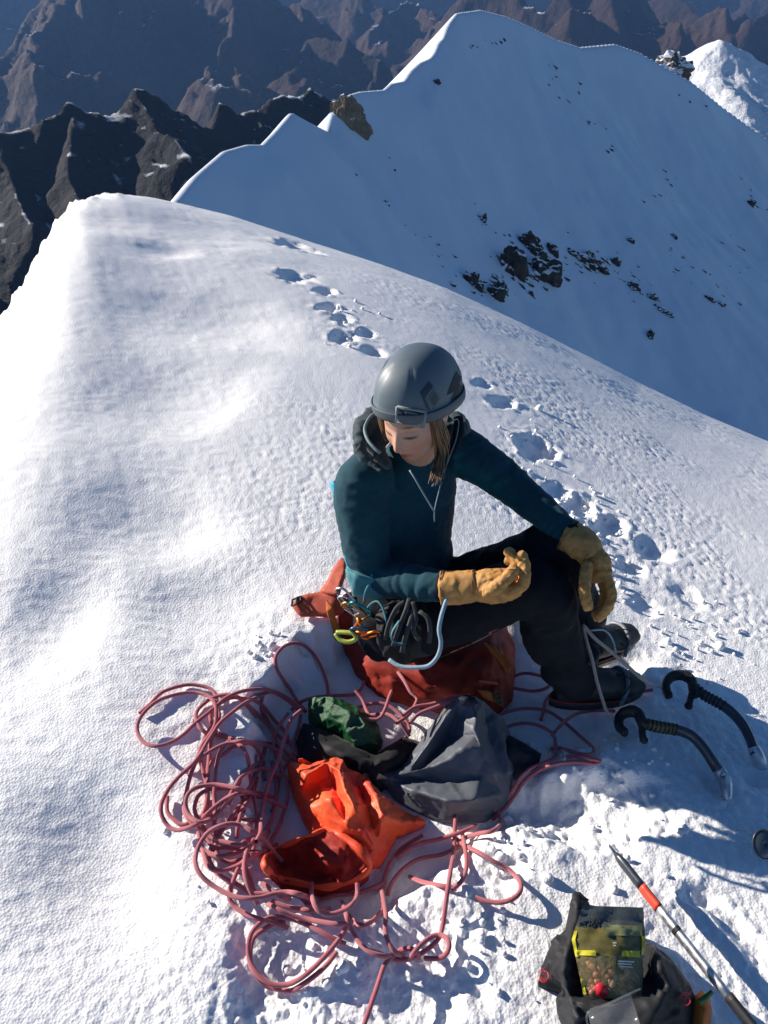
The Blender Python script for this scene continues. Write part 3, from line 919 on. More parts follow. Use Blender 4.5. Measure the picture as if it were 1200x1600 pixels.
# lower band
mb = MB()
band = []
for k in range(ns):
    th = 2 * math.pi * k / ns
    band.append(helm_pt(math.cos(th) * HR_[0] * 0.985, math.sin(th) * HR_[1] * 0.985, (-0.14 + 0.20 * math.sin(th) + 0.075) * HR_[2], 0.0045))
mb.tube(band + [band[0]], [(0.0135, 0.0022)] * (ns + 1), 8, caps=False, up=hu)
sub('band', mb.mesh('band'), m_helmband, helmet)
def patch(name, px, off, mat, grid=5, par=None):
    """thin piece lying on the shell, outline in pixels (4 corners)"""
    (a, b, c, d) = px
    mb = MB(); V = []; n = grid
    for i in range(n + 1):
        for j in range(n + 1):
            s, t = i / n, j / n
            u = (a[0] * (1 - s) + b[0] * s) * (1 - t) + (d[0] * (1 - s) + c[0] * s) * t
            v = (a[1] * (1 - s) + b[1] * s) * (1 - t) + (d[1] * (1 - s) + c[1] * s) * t
            V.append(helm_px(u, v, off))
    Fs = [(i * (n + 1) + j, i * (n + 1) + j + 1, (i + 1) * (n + 1) + j + 1, (i + 1) * (n + 1) + j) for i in range(n) for j in range(n)]
    mb.add(V, Fs)
    return sub(name, mb.mesh(name), mat, par or helmet)
patch('vent', [(712, 575), (721, 588), (709, 612), (697, 618)], 0.0008, m_helmdark)
patch('vent', [(716, 600), (722, 606), (712, 622), (703, 626)], 0.0008, m_helmdark)
patch('vent', [(598, 585), (604, 570), (617, 551), (608, 562)], 0.0008, m_helmdark)
patch('emblem', [(669, 597), (676, 604), (664, 621), (656, 613)], 0.0007, m_helmlogo)
patch('emblem', [(656, 613), (664, 621), (672, 641), (665, 636)], 0.0007, m_helmlogo)
patch('emblem', [(677, 608), (687, 622), (677, 638), (668, 623)], 0.0010, m_helmlogo)
for q in ([(677, 609), (686, 622), (684.6, 622), (677, 611.5)], [(686, 622), (677, 637), (677, 634.5), (684.6, 622)], [(677, 637), (669, 623), (670.4, 623), (677, 634.5)], [(669, 623), (677, 609), (677, 611.5), (670.4, 623)]):
    patch('emblem_outline', q, 0.0012, m_helmlogo2, 3)
# headlamp clip on the brow
cl = [helm_px(u, v, 0.006) for (u, v) in [(623, 634), (664, 641), (661, 663), (621, 656)]]
nrm = (cl[1] - cl[0]).cross(cl[3] - cl[0]).normalized()
if nrm.dot(CAM - cl[0]) < 0: nrm = -nrm
mb = MB()
loopp = [cl[0], cl[1], cl[2], cl[3], cl[0]]
for a, b in zip(loopp[:-1], loopp[1:]): mb.tube([a, b], 0.0032, 8)
mb.plate([cl[0].lerp(cl[3], 0.62), cl[1].lerp(cl[2], 0.62), cl[2], cl[3]], 0.005, nrm)
clip = sub('headlamp_clip', mb.mesh('clip'), m_clip, helmet)
def cq(s, t): return cl[0].lerp(cl[1], s).lerp(cl[3].lerp(cl[2], s), t)
mb = MB()
mb.plate([cq(0.1, 0.12), cq(0.9, 0.12), cq(0.7, 0.62), cq(0.3, 0.62)], 0.004, nrm)
sub('clip_inset', mb.mesh('inset'), m_helmdark, helmet)
mb = MB()
tz = [cq(0.27, 0.2), cq(0.73, 0.2), cq(0.62, 0.5), cq(0.38, 0.5)]
tz = [p + nrm * 0.003 for p in tz]
for a, b in zip(tz, tz[1:] + tz[:1]): mb.tube([a, b], 0.0016, 6)
sub('clip_hook', mb.mesh('hook'), m_clip, helmet)
# chin strap
mb = MB()
mb.tube(catmull([HL(-0.082, 0.03, 0.0), HL(-0.078, 0.035, -0.05), HL(-0.05, 0.05, -0.10), HL(0, 0.055, -0.122), HL(0.05, 0.05, -0.10), HL(0.076, 0.04, -0.05), HL(0.082, 0.03, 0.0)], 0.012), [(0.006, 0.0012)], 6, up=hf) if False else None
mb.tube(catmull([HL(-0.086, 0.02, 0.0), P(715, 655, 1.86), P(714, 680, 1.84), P(703, 712, 1.81), P(692, 738, 1.79), P(675, 760, 1.775)], 0.01), 0.0018, 6)
sub('chin_strap', mb.mesh('strap'), m_trim, helmet)

# ---- jacket: torso and both sleeves as one surface
def spine(t): 
    p = PELV.lerp(NECK, t) - FWD * (0.045 * math.sin(math.pi * min(1, t)))
    return p
mb = MB()
lv = [(-0.10, 0.158, 0.118), (0.05, 0.162, 0.122), (0.25, 0.150, 0.116), (0.45, 0.150, 0.118), (0.65, 0.158, 0.120), (0.82, 0.158, 0.108), (0.93, 0.125, 0.085), (1.0, 0.080, 0.070), (1.08, 0.062, 0.062)]
mb.tube([spine(t) for t, a, b in lv], [(a, b) for t, a, b in lv], 28, up=LEFT)
mb.tube(catmull([SH_R - FWD * 0.0 + LEFT * 0.06, SH_R, SH_R.lerp(EL_R, 0.45) - LEFT * 0.012, EL_R, EL_R.lerp(WR_R, 0.5) + V3((0, 0, -0.008)), WR_R], 0.015), [0.070, 0.073, 0.066, 0.056, 0.050, 0.043, 0.037], 20)
mb.tube(catmull([SH_L - LEFT * 0.06, SH_L, SH_L.lerp(EL_L, 0.5) + V3((0.008, 0, 0.005)), EL_L, EL_L.lerp(WR_L, 0.55), WR_L], 0.015), [0.068, 0.069, 0.058, 0.050, 0.045, 0.039, 0.036], 20)
jme = fuse(mb, 0.0055, 5, 0.5)
def axis_t(co, a, b):
    a, b = np.array(a), np.array(b); e = b - a
    t = (co - a) @ e / (e @ e)
    d = np.linalg.norm(co - a - np.clip(t, 0, 1)[:, None] * e, axis=1)
    return t, d
def jacket_disp(co, no):
    d = 0.0040 * n3(co, 9, 3.1) + 0.0022 * crumple_n(co, 16, 2.0) + 0.0022 * (1 - 2 * np.abs(n3(co * np.array([1, 1, 1.8]), 22, 7.7)))
    for (a, b, dmax, s) in ((EL_R, WR_R, 0.07, 1.0), (EL_L, WR_L, 0.065, 0.8), (SH_R, EL_R, 0.085, 0.45), (SH_L, EL_L, 0.075, 0.5)):
        t, dd = axis_t(co, a, b)
        L = (b - a).length
        w = np.clip(1 - np.abs(t - 0.75) * 1.5, 0, 1) * (dd < dmax) * (t > -0.1) * (t < 1.05)
        wob = n3(co, 14, 1.3)
        d += s * 0.0075 * w * np.abs(np.sin(t * L * 95 + wob * 4.5)) * (0.6 + 0.5 * wob)
    # bunching above the hip
    w = np.exp(-((co[:, 2] - 0.27) / 0.07) ** 2)
    d += 0.007 * w * np.sin(co[:, 2] * 130 + 5 * n3(co, 7, 9.0)) * (0.5 + n3(co, 6, 2.0))
    return d
displace(jme, jacket_disp)
co = get_co(jme)
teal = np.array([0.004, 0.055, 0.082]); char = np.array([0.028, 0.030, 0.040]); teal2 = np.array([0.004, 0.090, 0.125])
pc = np.tile(teal, (len(co), 1))
rel = co - np.array(NECK)
lf = rel @ np.array(LEFT); fw = rel @ np.array(FWD); zz = co[:, 2]
tR, dR = axis_t(co, SH_R, EL_R); tL, dL = axis_t(co, SH_L, EL_L)
torso = (np.abs(lf) < 0.125)
backyoke = (fw < -0.055 + 0.1 * (zz - 0.5)) & (zz > 0.40)
pc[backyoke] = char
chest = torso & (fw > 0.055) & (lf > 0.05) & (zz < 0.47)
pc[chest] = char * 0.8
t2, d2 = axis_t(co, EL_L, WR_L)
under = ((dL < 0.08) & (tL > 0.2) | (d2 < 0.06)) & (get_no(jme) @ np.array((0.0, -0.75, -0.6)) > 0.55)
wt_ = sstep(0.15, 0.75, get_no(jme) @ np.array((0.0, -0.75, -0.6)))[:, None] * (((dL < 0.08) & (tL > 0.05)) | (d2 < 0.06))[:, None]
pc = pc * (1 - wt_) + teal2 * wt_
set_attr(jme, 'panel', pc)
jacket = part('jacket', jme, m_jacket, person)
# zip
mb = MB()
zp = [P(640, 735, 1.748), P(648, 747, 1.738), P(660, 768, 1.74), P(672, 788, 1.75), P(679, 800, 1.757)]
mb.tube(catmull(zp, 0.008), 0.0022, 6)
mb.tube(catmull([P(690, 752, 1.785), P(684, 775, 1.77), P(679, 798, 1.757), P(679, 815, 1.76)], 0.008), 0.0016, 6)
sub('zip', mb.mesh('zip'), m_trim, jacket)
# cuffs hems
for nm, a, b, rr2 in (('cuff', EL_R.lerp(WR_R, 0.93), WR_R + (WR_R - EL_R).normalized() * 0.006, 0.0395), ('cuff', EL_L.lerp(WR_L, 0.94), WR_L + (WR_L - EL_L).normalized() * 0.008, 0.0385)):
    mb = MB(); mb.tube([a, a.lerp(b, 0.5), b], [rr2 * 0.98, rr2 * 1.03, rr2 * 0.98], 20)
    sub(nm, mb.mesh('cuff'), m_trouser, jacket)

# ---- hood bunched round the neck
mb = MB()
ring = [P(700, 672, 1.93), P(722, 668, 2.0), P(690, 650, 2.07), P(640, 640, 2.03), P(592, 648, 1.96), P(566, 676, 1.88), P(563, 702, 1.83), P(578, 722, 1.81), P(596, 736, 1.79)]
mb.tube(catmull(ring, 0.012), [0.013, 0.019, 0.022, 0.024, 0.025, 0.026, 0.022, 0.011, 0.004], 18)
ring2 = [P(606, 665, 1.95), P(588, 690, 1.90), P(594, 712, 1.85), P(606, 726, 1.82)]
mb.tube(catmull(ring2, 0.012), [0.02, 0.024, 0.016, 0.005], 14)
hme = fuse(mb, 0.005, 4, 0.5)
displace(hme, lambda co, no: 0.006 * crumple_n(co, 26, 2.0) + 0.004 * n3(co, 16, 2.2) + 0.004 * (1 - 2 * np.abs(n3(co, 30, 5.0))) + 0.003 * np.abs(np.sin(co[:, 2] * 120 + 3 * n3(co, 9, 1))))
hood = part('hood', hme, m_hood, person)
mb = MB(); mb.tube(catmull([P(597, 640, 1.885), P(580, 650, 1.86), P(570, 668, 1.83), P(574, 686, 1.80), P(584, 699, 1.785), P(594, 708, 1.78)], 0.008), 0.0042, 8)
sub('binding', mb.mesh('binding'), m_trim, hood)
# left-side hood edge and shoulder strap of the jacket
mb = MB(); mb.tube(catmull([P(716, 652, 1.90), P(717, 672, 1.89), P(711, 696, 1.86), P(702, 716, 1.83)], 0.01), [0.012, 0.016, 0.012, 0.006], 10)
sub('hood_edge', mb.mesh('hood_edge'), m_trouser, hood)

# ---- cyan layer showing at the right side, below the jacket hem
def cloth_strip(name, px, mat, par, thick=0.012):
    mb = MB(); mb.plate([P(*q) for q in px], thick)
    me = mb.mesh(name)
    bm = bmesh.new(); bm.from_mesh(me)
    bmesh.ops.triangulate(bm, faces=bm.faces[:])
    bmesh.ops.subdivide_edges(bm, edges=bm.edges[:], cuts=3, use_grid_fill=True)
    bm.to_mesh(me); bm.free()
    displace(me, lambda co, no: 0.004 * n3(co, 40, 3.0))
    return sub(name, me, mat, par)
cloth_strip('shirt', [(517, 754, 1.925), (523, 752, 1.90), (530, 775, 1.89), (530, 792, 1.89), (522, 775, 1.915)], m_cyan, jacket, 0.008)
cloth_strip('shirt', [(538, 852, 1.945), (548, 848, 1.915), (568, 880, 1.915), (584, 898, 1.91), (590, 912, 1.92), (556, 903, 1.94), (544, 893, 1.95)], m_cyan, jacket, 0.012)
cloth_strip('hem', [(541, 888, 1.935), (560, 897, 1.905), (590, 905, 1.91), (606, 925, 1.92), (598, 935, 1.92), (552, 930, 1.945)], m_teal, jacket, 0.014)

# ---- trousers
mb = MB()
mb.tube([PELV + V3((0, 0, -0.09)), PELV + V3((0, 0, -0.02)), PELV + V3((0, 0, 0.07)), PELV.lerp(NECK, 0.28)], [(0.15, 0.11), (0.172, 0.128), (0.165, 0.125), (0.14, 0.105)], 28, up=LEFT)
for (h, k, a, ex) in ((HIP_R, KN_R, AN_R, V3((0, -0.01, 0))), (HIP_L, KN_L, AN_L, V3((0, 0.0, 0.0)))):
    mb.tube(catmull([h - (k - h) * 0.12, h, h.lerp(k, 0.5), k, k.lerp(a, 0.45) + V3((-0.012, 0, 0)), k.lerp(a, 0.80) + ex, a + V3((0.004, 0, 0.0))], 0.02), [0.085, 0.098, 0.094, 0.083, 0.075, 0.073, 0.071, 0.073, 0.066], 22)
tme = fuse(mb, 0.006, 5, 0.5)
def tr_disp(co, no):
    d = 0.004 * n3(co, 8, 4.4) + 0.004 * crumple_n(co, 13, 4.0) + 0.003 * (1 - 2 * np.abs(n3(co, 19, 6.6)))
    for k, a in ((KN_R, AN_R), (KN_L, AN_L)):
        t, dd = axis_t(co, k, a)
        w = (dd < 0.1) * np.clip(1 - np.abs(t - 0.7) * 1.4, 0, 1)
        d += 0.008 * w * np.sin(t * 17 + 4 * n3(co, 9, 2.0))
    for h, k in ((HIP_R, KN_R), (HIP_L, KN_L)):
        t, dd = axis_t(co, h, k)
        w = (dd < 0.11) * (np.exp(-((t - 0.05) / 0.25) ** 2) + np.exp(-((t - 1.0) / 0.15) ** 2))
        d += 0.006 * w * np.sin(t * 30 + 5 * n3(co, 8, 3.0))
    return d
displace(tme, tr_disp)
trousers = part('trousers', tme, m_trouser, person)
# gear strap round the thigh edge: a seam along the right leg
mb = MB()
mb.tube(catmull([P(655, 1040, 1.865), P(700, 1022, 1.83), P(750, 1000, 1.79), P(790, 978, 1.77)], 0.02), 0.0016, 5)
sub('seam', mb.mesh('seam'), m_black, trousers)

# ---- gloves
m_stitch = plain('brown_thread', (0.20, 0.10, 0.035), 0.8)
def glove(name, cuff, palm, fingers, thumb, cuff_r, seam_dir):
    mb = MB()
    for pts, rr2 in palm: mb.tube(catmull(pts, 0.006), rr2, 18, up=seam_dir)
    for ch, r in fingers + [thumb]:
        mb.tube(catmull(ch, 0.004), [r * 0.98, r * 1.05, r, r * 1.0, r * 0.9], 12)
        mb.blob(ch[-1], r * 0.93, 12, 8)
    me = fuse(mb, 0.0029, 3, 0.45)
    displace(me, lambda co, no: 0.0022 * n3(co, 38, 1.0) + 0.0020 * crumple_n(co, 70, 2.0) + 0.0016 * (1 - 2 * np.abs(n3(co, 70, 4.0))))
    g = part(name, me, m_glove, person)
    mb = MB()
    cv = catmull(cuff, 0.004)
    mb.tube(cv, cuff_r, 28, up=seam_dir)
    me = mb.mesh('gauntlet')
    bm = bmesh.new(); bm.from_mesh(me); bmesh.ops.subdivide_edges(bm, edges=[e for e in bm.edges if e.calc_length() > 0.006], cuts=1, use_grid_fill=True); bm.to_mesh(me); bm.free()
    displace(me, lambda co, no: 0.0035 * n3(co, 28, 8.0) + 0.003 * (1 - 2 * np.abs(n3(co, 42, 3.0))))
    sub('gauntlet', me, m_glove, g)
    for q in (0.06, 0.12, 0.93):                      # stitched hems of the gauntlet
        c = V3(cv[int(q * (len(cv) - 1))]); t = (V3(cv[-1]) - V3(cv[0])).normalized()
        rr2 = float(np.interp(q, np.linspace(0, 1, len(cuff_r)), cuff_r)) + 0.0018
        a1 = (seam_dir - t * seam_dir.dot(t)).normalized(); a2 = t.cross(a1)
        mb = MB(); mb.tube([c + a1 * (rr2 * math.cos(2 * math.pi * i / 24)) + a2 * (rr2 * math.sin(2 * math.pi * i / 24)) for i in range(25)], 0.0011, 5, caps=False)
        sub('stitching', mb.mesh('stitch'), m_stitch, g)
    return g
seam = V3((0, -0.3, 1)).normalized()
glove('glove', [P(691, 919, 1.83), P(715, 918, 1.82), P(736, 916, 1.81), P(747, 914, 1.805)],
      [([P(738, 916, 1.81), P(758, 916, 1.80), P(778, 915, 1.795), P(798, 913, 1.79), P(810, 910, 1.785)], [(0.029, 0.029), (0.040, 0.038), (0.044, 0.041), (0.043, 0.042), (0.034, 0.040), (0.020, 0.034)])],
      [([P(798, 922, 1.760), P(815, 915, 1.755), P(821, 895, 1.750), P(816, 869, 1.758)], 0.0135),
       ([P(800, 915, 1.782), P(817, 905, 1.780), P(810, 884, 1.775), P(796, 863, 1.780)], 0.0135),
       ([P(798, 905, 1.803), P(812, 895, 1.803), P(808, 880, 1.803), P(795, 876, 1.800)], 0.0125),
       ([P(794, 898, 1.82), P(806, 888, 1.822), P(800, 879, 1.82)], 0.0100)],
      ([P(757, 926, 1.762), P(772, 920, 1.748), P(788, 907, 1.742), P(803, 892, 1.748)], 0.0145),
      [0.0415, 0.0425, 0.041, 0.039, 0.0375], seam)
seam2 = V3((0.6, -0.6, 0.4)).normalized()
glove('glove', [P(884, 838, 1.892), P(900, 845, 1.88), P(915, 856, 1.87), P(926, 870, 1.86)],
      [([P(918, 860, 1.868), P(928, 876, 1.86), P(935, 893, 1.853), P(940, 908, 1.85)], [(0.033, 0.024), (0.040, 0.025), (0.042, 0.025), (0.036, 0.020), (0.028, 0.017)])],
      [([P(947, 898, 1.835), P(955, 922, 1.828), P(952, 945, 1.825), P(937, 966, 1.835)], 0.0115),
       ([P(944, 900, 1.855), P(954, 925, 1.850), P(949, 948, 1.848), P(933, 964, 1.855)], 0.0120),
       ([P(940, 900, 1.875), P(950, 925, 1.872), P(945, 950, 1.870), P(931, 960, 1.875)], 0.0115),
       ([P(936, 900, 1.892), P(945, 922, 1.892), P(940, 942, 1.892)], 0.0105)],
      ([P(918, 880, 1.83), P(914, 902, 1.815), P(914, 925, 1.81), P(918, 947, 1.815)], 0.0135),
      [0.041, 0.043, 0.042, 0.038, 0.034], seam2)

# ---- boots
def boot(an, toe, nm_dir_up=UP):
    d = (toe - an); d.z = 0; d.normalize()
    side = UP.cross(d)
    g0 = an.z - 0.085
    def B(f, z, s=0): return V3((an.x, an.y, g0)) + d * f + UP * z + side * s
    mb = MB()
    mb.tube([B(0.0, 0.20), B(0.0, 0.15), B(-0.005, 0.10), B(0.0, 0.06), B(0.01, 0.035)], [(0.050, 0.043), (0.048, 0.042), (0.048, 0.040), (0.050, 0.040), (0.048, 0.038)], 18, up=d)
    mb.tube(catmull([B(-0.058, 0.045), B(-0.03, 0.05), B(0.03, 0.058), B(0.08, 0.055), B(0.13, 0.045), B(0.175, 0.040), B(0.205, 0.036)], 0.015), [(0.030, 0.028), (0.042, 0.038), (0.052, 0.042), (0.048, 0.046), (0.040, 0.049), (0.034, 0.046), (0.022, 0.032)], 20, up=UP)
    me = fuse(mb, 0.0045, 5, 0.5)
    displace(me, lambda co, no: 0.002 * n3(co, 30, 2.0))
    bt = part('boot', me, m_bootblk, person)
    out = []
    for i in range(28):
        t = 2 * math.pi * i / 28
        f = math.cos(t); s = math.sin(t)
        out.append(B(0.075 + 0.145 * f, 0.006, s * (0.046 if f > 0 else 0.041) * (1 - 0.12 * f * f)))
    mb = MB(); mb.plate(out, 0.026, UP)
    sub('sole', mb.mesh('sole'), m_bootblk, bt)
    mb = MB(); mb.tube([p + UP * 0.017 for p in out] + [out[0] + UP * 0.017], 0.0035, 6, caps=False)
    sub('rand', mb.mesh('rand'), m_bootred, bt)
    mb = MB()
    for q in range(6):
        f0 = 0.03 + q * 0.017
        hgt = 0.108 - q * 0.006
        mb.tube(catmull([B(f0, hgt - 0.012, -0.036), B(f0 + 0.006, hgt, 0), B(f0 + (0.014 if q % 2 else -0.006), hgt - 0.012, 0.036)], 0.01), 0.0020, 5)
    mb.tube(catmull([B(0.12, 0.088, 0), B(0.15, 0.09, -0.03), B(0.12, 0.06, -0.055), B(0.10, 0.085, -0.02)], 0.01), 0.0018, 5)
    sub('lace', mb.mesh('lace'), m_black, bt)
    mb = MB()     # wire bail and plastic toe strap of the boot
    mb.tube(catmull([B(0.12, 0.02, -0.058), B(0.14, 0.070, -0.040), B(0.15, 0.085, 0), B(0.14, 0.070, 0.040), B(0.12, 0.02, 0.058)], 0.01), [(0.002, 0.006)], 6)
    sub('strap', mb.mesh('strap'), m_clip, bt)
    return bt
boot(AN_R + V3((0.01, 0, 0.0)), P(1012, 1055, 2.14))
boot(AN_L + V3((0.01, 0, 0.0)), P(968, 985, 2.25))

# ---- harness
mb = MB()
belt = []
for i in range(40):
    t = 2 * math.pi * i / 40
    belt.append(PELV + V3((0, 0, 0.075)) + LEFT * (0.171 * math.cos(t)) + FWD * (0.131 * math.sin(t)))
mb.tube(belt + [belt[0]], [(0.022, 0.006)] * 41, 8, caps=False, up=UP)
for h, k in ((HIP_R, KN_R), (HIP_L, KN_L)):
    ax = (k - h).normalized(); c = h.lerp(k, 0.22)
    s1 = ax.cross(UP).normalized(); s2 = ax.cross(s1)
    lp = [c + s1 * (0.101 * math.cos(2 * math.pi * i / 28)) + s2 * (0.101 * math.sin(2 * math.pi * i / 28)) for i in range(28)]
    mb.tube(lp + [lp[0]], [(0.020, 0.004)] * 29, 8, caps=False, up=ax)
harness = part('harness', mb.mesh('harness'), m_black, person)
mb = MB()
mb.tube(catmull([P(573, 955, 1.90), P(578, 945, 1.875), P(590, 940, 1.86), P(600, 955, 1.85), P(604, 985, 1.85), P(592, 1000, 1.86)], 0.006), 0.0028, 7)
mb.tube(catmull([P(568, 944, 1.905), P(571, 925, 1.88), P(576, 915, 1.87)], 0.006), 0.0030, 7)
sub('gear_loop', mb.mesh('gear_loop'), m_teal, harness)
# dark pouch with hanging webbing on the right hip
mb = MB()
mb.tube(catmull([P(612, 945, 1.895), P(618, 975, 1.875), P(626, 1005, 1.865), P(638, 1030, 1.87)], 0.01), [(0.03, 0.020), (0.045, 0.026), (0.052, 0.030), (0.05, 0.028), (0.03, 0.018)], 18, up=V3((1, 0, 0)))
pme = fuse(mb, 0.005, 4, 0.5)
displace(pme, lambda co, no: 0.007 * (1 - 2 * np.abs(n3(co * np.array([2.0, 1, 0.5]), 24, 3.0))))
pouch = sub('pouch', pme, m_black, harness)
m_web2 = fabric('grey_webbing', (0.045, 0.045, 0.05), 0.7, 0.25, 60, 500, 0.3, 0.05)
mb = MB()
for (q) in ([(640, 935, 1.84), (634, 955, 1.825), (622, 985, 1.82), (614, 1010, 1.825)], [(645, 940, 1.835), (650, 965, 1.82), (646, 985, 1.815), (655, 1000, 1.82)], [(655, 955, 1.82), (668, 965, 1.81), (672, 985, 1.81), (670, 1005, 1.815)], [(632, 940, 1.845), (620, 950, 1.835), (608, 975, 1.835), (602, 1000, 1.84)], [(648, 950, 1.83), (640, 975, 1.815), (632, 1000, 1.815), (628, 1020, 1.82)]):
    mb.tube(catmull([P(*s) for s in q], 0.008), [(0.006, 0.0016)], 6, up=V3((1, 0, 0)))
sub('webbing', mb.mesh('webbing'), m_web2, harness)
mb = MB(); mb.tube(catmull([P(624, 970, 1.815), P(614, 985, 1.81), P(612, 998, 1.81), P(622, 1006, 1.815), P(632, 1004, 1.82)], 0.006), [(0.007, 0.002)], 6, up=V3((0, -1, 0.3)))
sub('teal_tape', mb.mesh('tape'), m_teal, harness)
# ================================================================== GEAR ON THE SNOW
def drape(name, outline, lines, mat, cuts=4, smooth=2, n1=0.004, s1=30, n2=0.003, s2=70, skirt=True, seed=1.0, root=None, hs=1.0):
    """a crumpled sheet: outline and fold lines are (u, v, height above the snow); closed down to the snow"""
    pts, edges, out_idx = [], [], []
    def addp(q):
        pts.append(q); return len(pts) - 1
    out_idx = [addp(q) for q in outline]
    n = len(out_idx)
    edges += [(out_idx[i], out_idx[(i + 1) % n]) for i in range(n)]
    for L in lines:
        ids = [addp(q) for q in L]
        edges += list(zip(ids[:-1], ids[1:]))
    co2 = [Vector((q[0], -q[1])) for q in pts]
    vs, es, fs, ov, oe, of_ = delaunay_2d_cdt(co2, edges, [out_idx], 1, 1e-4)
    pos = []
    for k, v in enumerate(vs):
        src = ov[k]
        if src: h = sum(pts[i][2] for i in src) / len(src)
        else:
            d = sorted(((v - c).length, pts[i][2]) for i, c in enumerate(co2))[:3]
            h = sum(q[1] / (q[0] + 1) for q in d) / sum(1 / (q[0] + 1) for q in d)
        pos.append(G(v.x, -v.y, h * hs))
    bm = bmesh.new()
    bv = [bm.verts.new(p) for p in pos]
    for f in fs:
        try: bm.faces.new([bv[i] for i in f])
        except ValueError: pass
    bmesh.ops.recalc_face_normals(bm, faces=bm.faces)
    if sum(f.normal.z for f in bm.faces) < 0: bmesh.ops.reverse_faces(bm, faces=bm.faces)
    bmesh.ops.subdivide_edges(bm, edges=bm.edges[:], cuts=cuts, use_grid_fill=True)
    bmesh.ops.triangulate(bm, faces=[f for f in bm.faces if len(f.verts) > 4])
    for _ in range(smooth): bmesh.ops.smooth_vert(bm, verts=[v for v in bm.verts if not v.is_boundary], factor=0.5, use_axis_x=True, use_axis_y=True, use_axis_z=True)
    bm.normal_update()
    for v in bm.verts:
        c = v.co
        q = mnoise.noise(c * s1 + Vector((seed, 0, 0)))
        q2 = crumple(c, s2, seed); q3 = 1.9 * crumple(c, s2 * 0.45, seed + 4)
        k = 0.4 if v.is_boundary else 1.0
        v.co = c + v.normal * (n1 * q + n2 * q2 * 0.6 + n2 * q3) * k
    if skirt:
        be = [e for e in bm.edges if e.is_boundary]
        ret = bmesh.ops.extrude_edge_only(bm, edges=be)
        nv = [g for g in ret['geom'] if isinstance(g, bmesh.types.BMVert)]
        cx = sum((v.co.x for v in nv)) / len(nv); cy = sum((v.co.y for v in nv)) / len(nv)
        for v in nv:
            x = v.co.x + (cx - v.co.x) * 0.04; y = v.co.y + (cy - v.co.y) * 0.04
            v.co = Vector((x, y, min(v.co.z - 0.004, gz(x, y) - 0.015)))
    me = bpy.data.meshes.new(name); bm.to_mesh(me); bm.free()
    return me

m_orange, nt_, b_ = new_mat('orange_nylon')
n_ = tex_noise(nt_, 9, 3, 0.5)
r_ = ramp(nt_, n_.outputs['Fac'], [(0.35, (0.80, 0.050, 0.016)), (0.65, (0.92, 0.12, 0.018))])
lnk(nt_, r_.outputs['Color'], b_.inputs['Base Color']); b_.inputs['Roughness'].default_value = 0.5
b_.inputs['Sheen Weight'].default_value = 0.1
w_ = tex_noise(nt_, 1200, 2, 0.5); b1_ = bump(nt_, b_, w_.outputs['Fac'], 0.2, 0.0006)
w_ = tex_noise(nt_, 90, 5, 0.6, dist=0.8); bump(nt_, b_, w_.outputs['Fac'], 0.35, 0.003, b1_)
m_grey = fabric('grey_nylon', (0.105, 0.118, 0.145), 0.5, 0.25, 20, 900, 0.2, 0.05, spec=0.45)
m_navy = fabric('navy_cloth', (0.012, 0.017, 0.030), 0.7, 0.25, 20, 700, 0.2, 0.05)
m_blk = fabric('black_cloth', (0.012, 0.012, 0.015), 0.65, 0.3, 20, 700, 0.3, 0.05)
m_green = plain('green_foil', (0.005, 0.090, 0.026), 0.38, 0, 0.35, 60, 0.5, 0.004, 0.6)
m_pack = fabric('red_orange_pack', (0.36, 0.030, 0.013), 0.6, 0.35, 18, 500, 0.3, 0.05)
m_packlin = fabric('pack_pale_red', (0.55, 0.10, 0.055), 0.65, 0.25, 30, 500, 0.3, 0.05)
m_packor = fabric('pack_orange_trim', (0.62, 0.16, 0.025), 0.6, 0.25, 30, 500, 0.3, 0.05)
m_steel = plain('steel', (0.55, 0.56, 0.58), 0.32, 1.0, 0.2, 60)
m_alu = plain('brushed_aluminium', (0.74, 0.75, 0.77), 0.48, 1.0, 0.25, 80, 0.25, 0.0008)
m_rubber = plain('black_rubber', (0.014, 0.015, 0.018), 0.6, 0, 0.3, 60, 0.4, 0.001)
m_shaft = plain('dark_shaft', (0.085, 0.095, 0.115), 0.38, 0.6, 0.2, 60, 0.1, 0.001)
m_tape = plain('olive_tape', (0.10, 0.095, 0.035), 0.6, 0, 0.3, 60)
m_redband = plain('orange_red_band', (0.72, 0.075, 0.035), 0.5, 0, 0.2, 60)

# ---- rope
m_rope, nt_, b_ = new_mat('braided_rope')
uvn = nt_.nodes.new('ShaderNodeUVMap'); uvn.uv_map = 'braid'
mp1 = nt_.nodes.new('ShaderNodeMapping'); mp1.inputs['Rotation'].default_value = (0, 0, rad(38))
mp2 = nt_.nodes.new('ShaderNodeMapping'); mp2.inputs['Rotation'].default_value = (0, 0, rad(-38))
ws = []
for mp in (mp1, mp2):
    lnk(nt_, uvn.outputs['UV'], mp.inputs['Vector'])
    w = nt_.nodes.new('ShaderNodeTexWave'); w.inputs['Scale'].default_value = 0.8
    lnk(nt_, mp.outputs['Vector'], w.inputs['Vector']); ws.append(w)
mn = nt_.nodes.new('ShaderNodeMath'); mn.operation = 'MULTIPLY'
lnk(nt_, ws[0].outputs['Fac'], mn.inputs[0]); lnk(nt_, ws[1].outputs['Fac'], mn.inputs[1])
n_ = tex_noise(nt_, 14, 4, 0.6)
r_ = ramp(nt_, n_.outputs['Fac'], [(0.35, (0.70, 0.155, 0.195)), (0.65, (0.84, 0.25, 0.28))])
r2_ = ramp(nt_, mn.outputs[0], [(0.02, 0.40), (0.4, 1.05)])
lnk(nt_, mix_rgb(nt_, 1.0, r_.outputs['Color'], r2_.outputs['Color'], 'MULTIPLY'), b_.inputs['Base Color'])
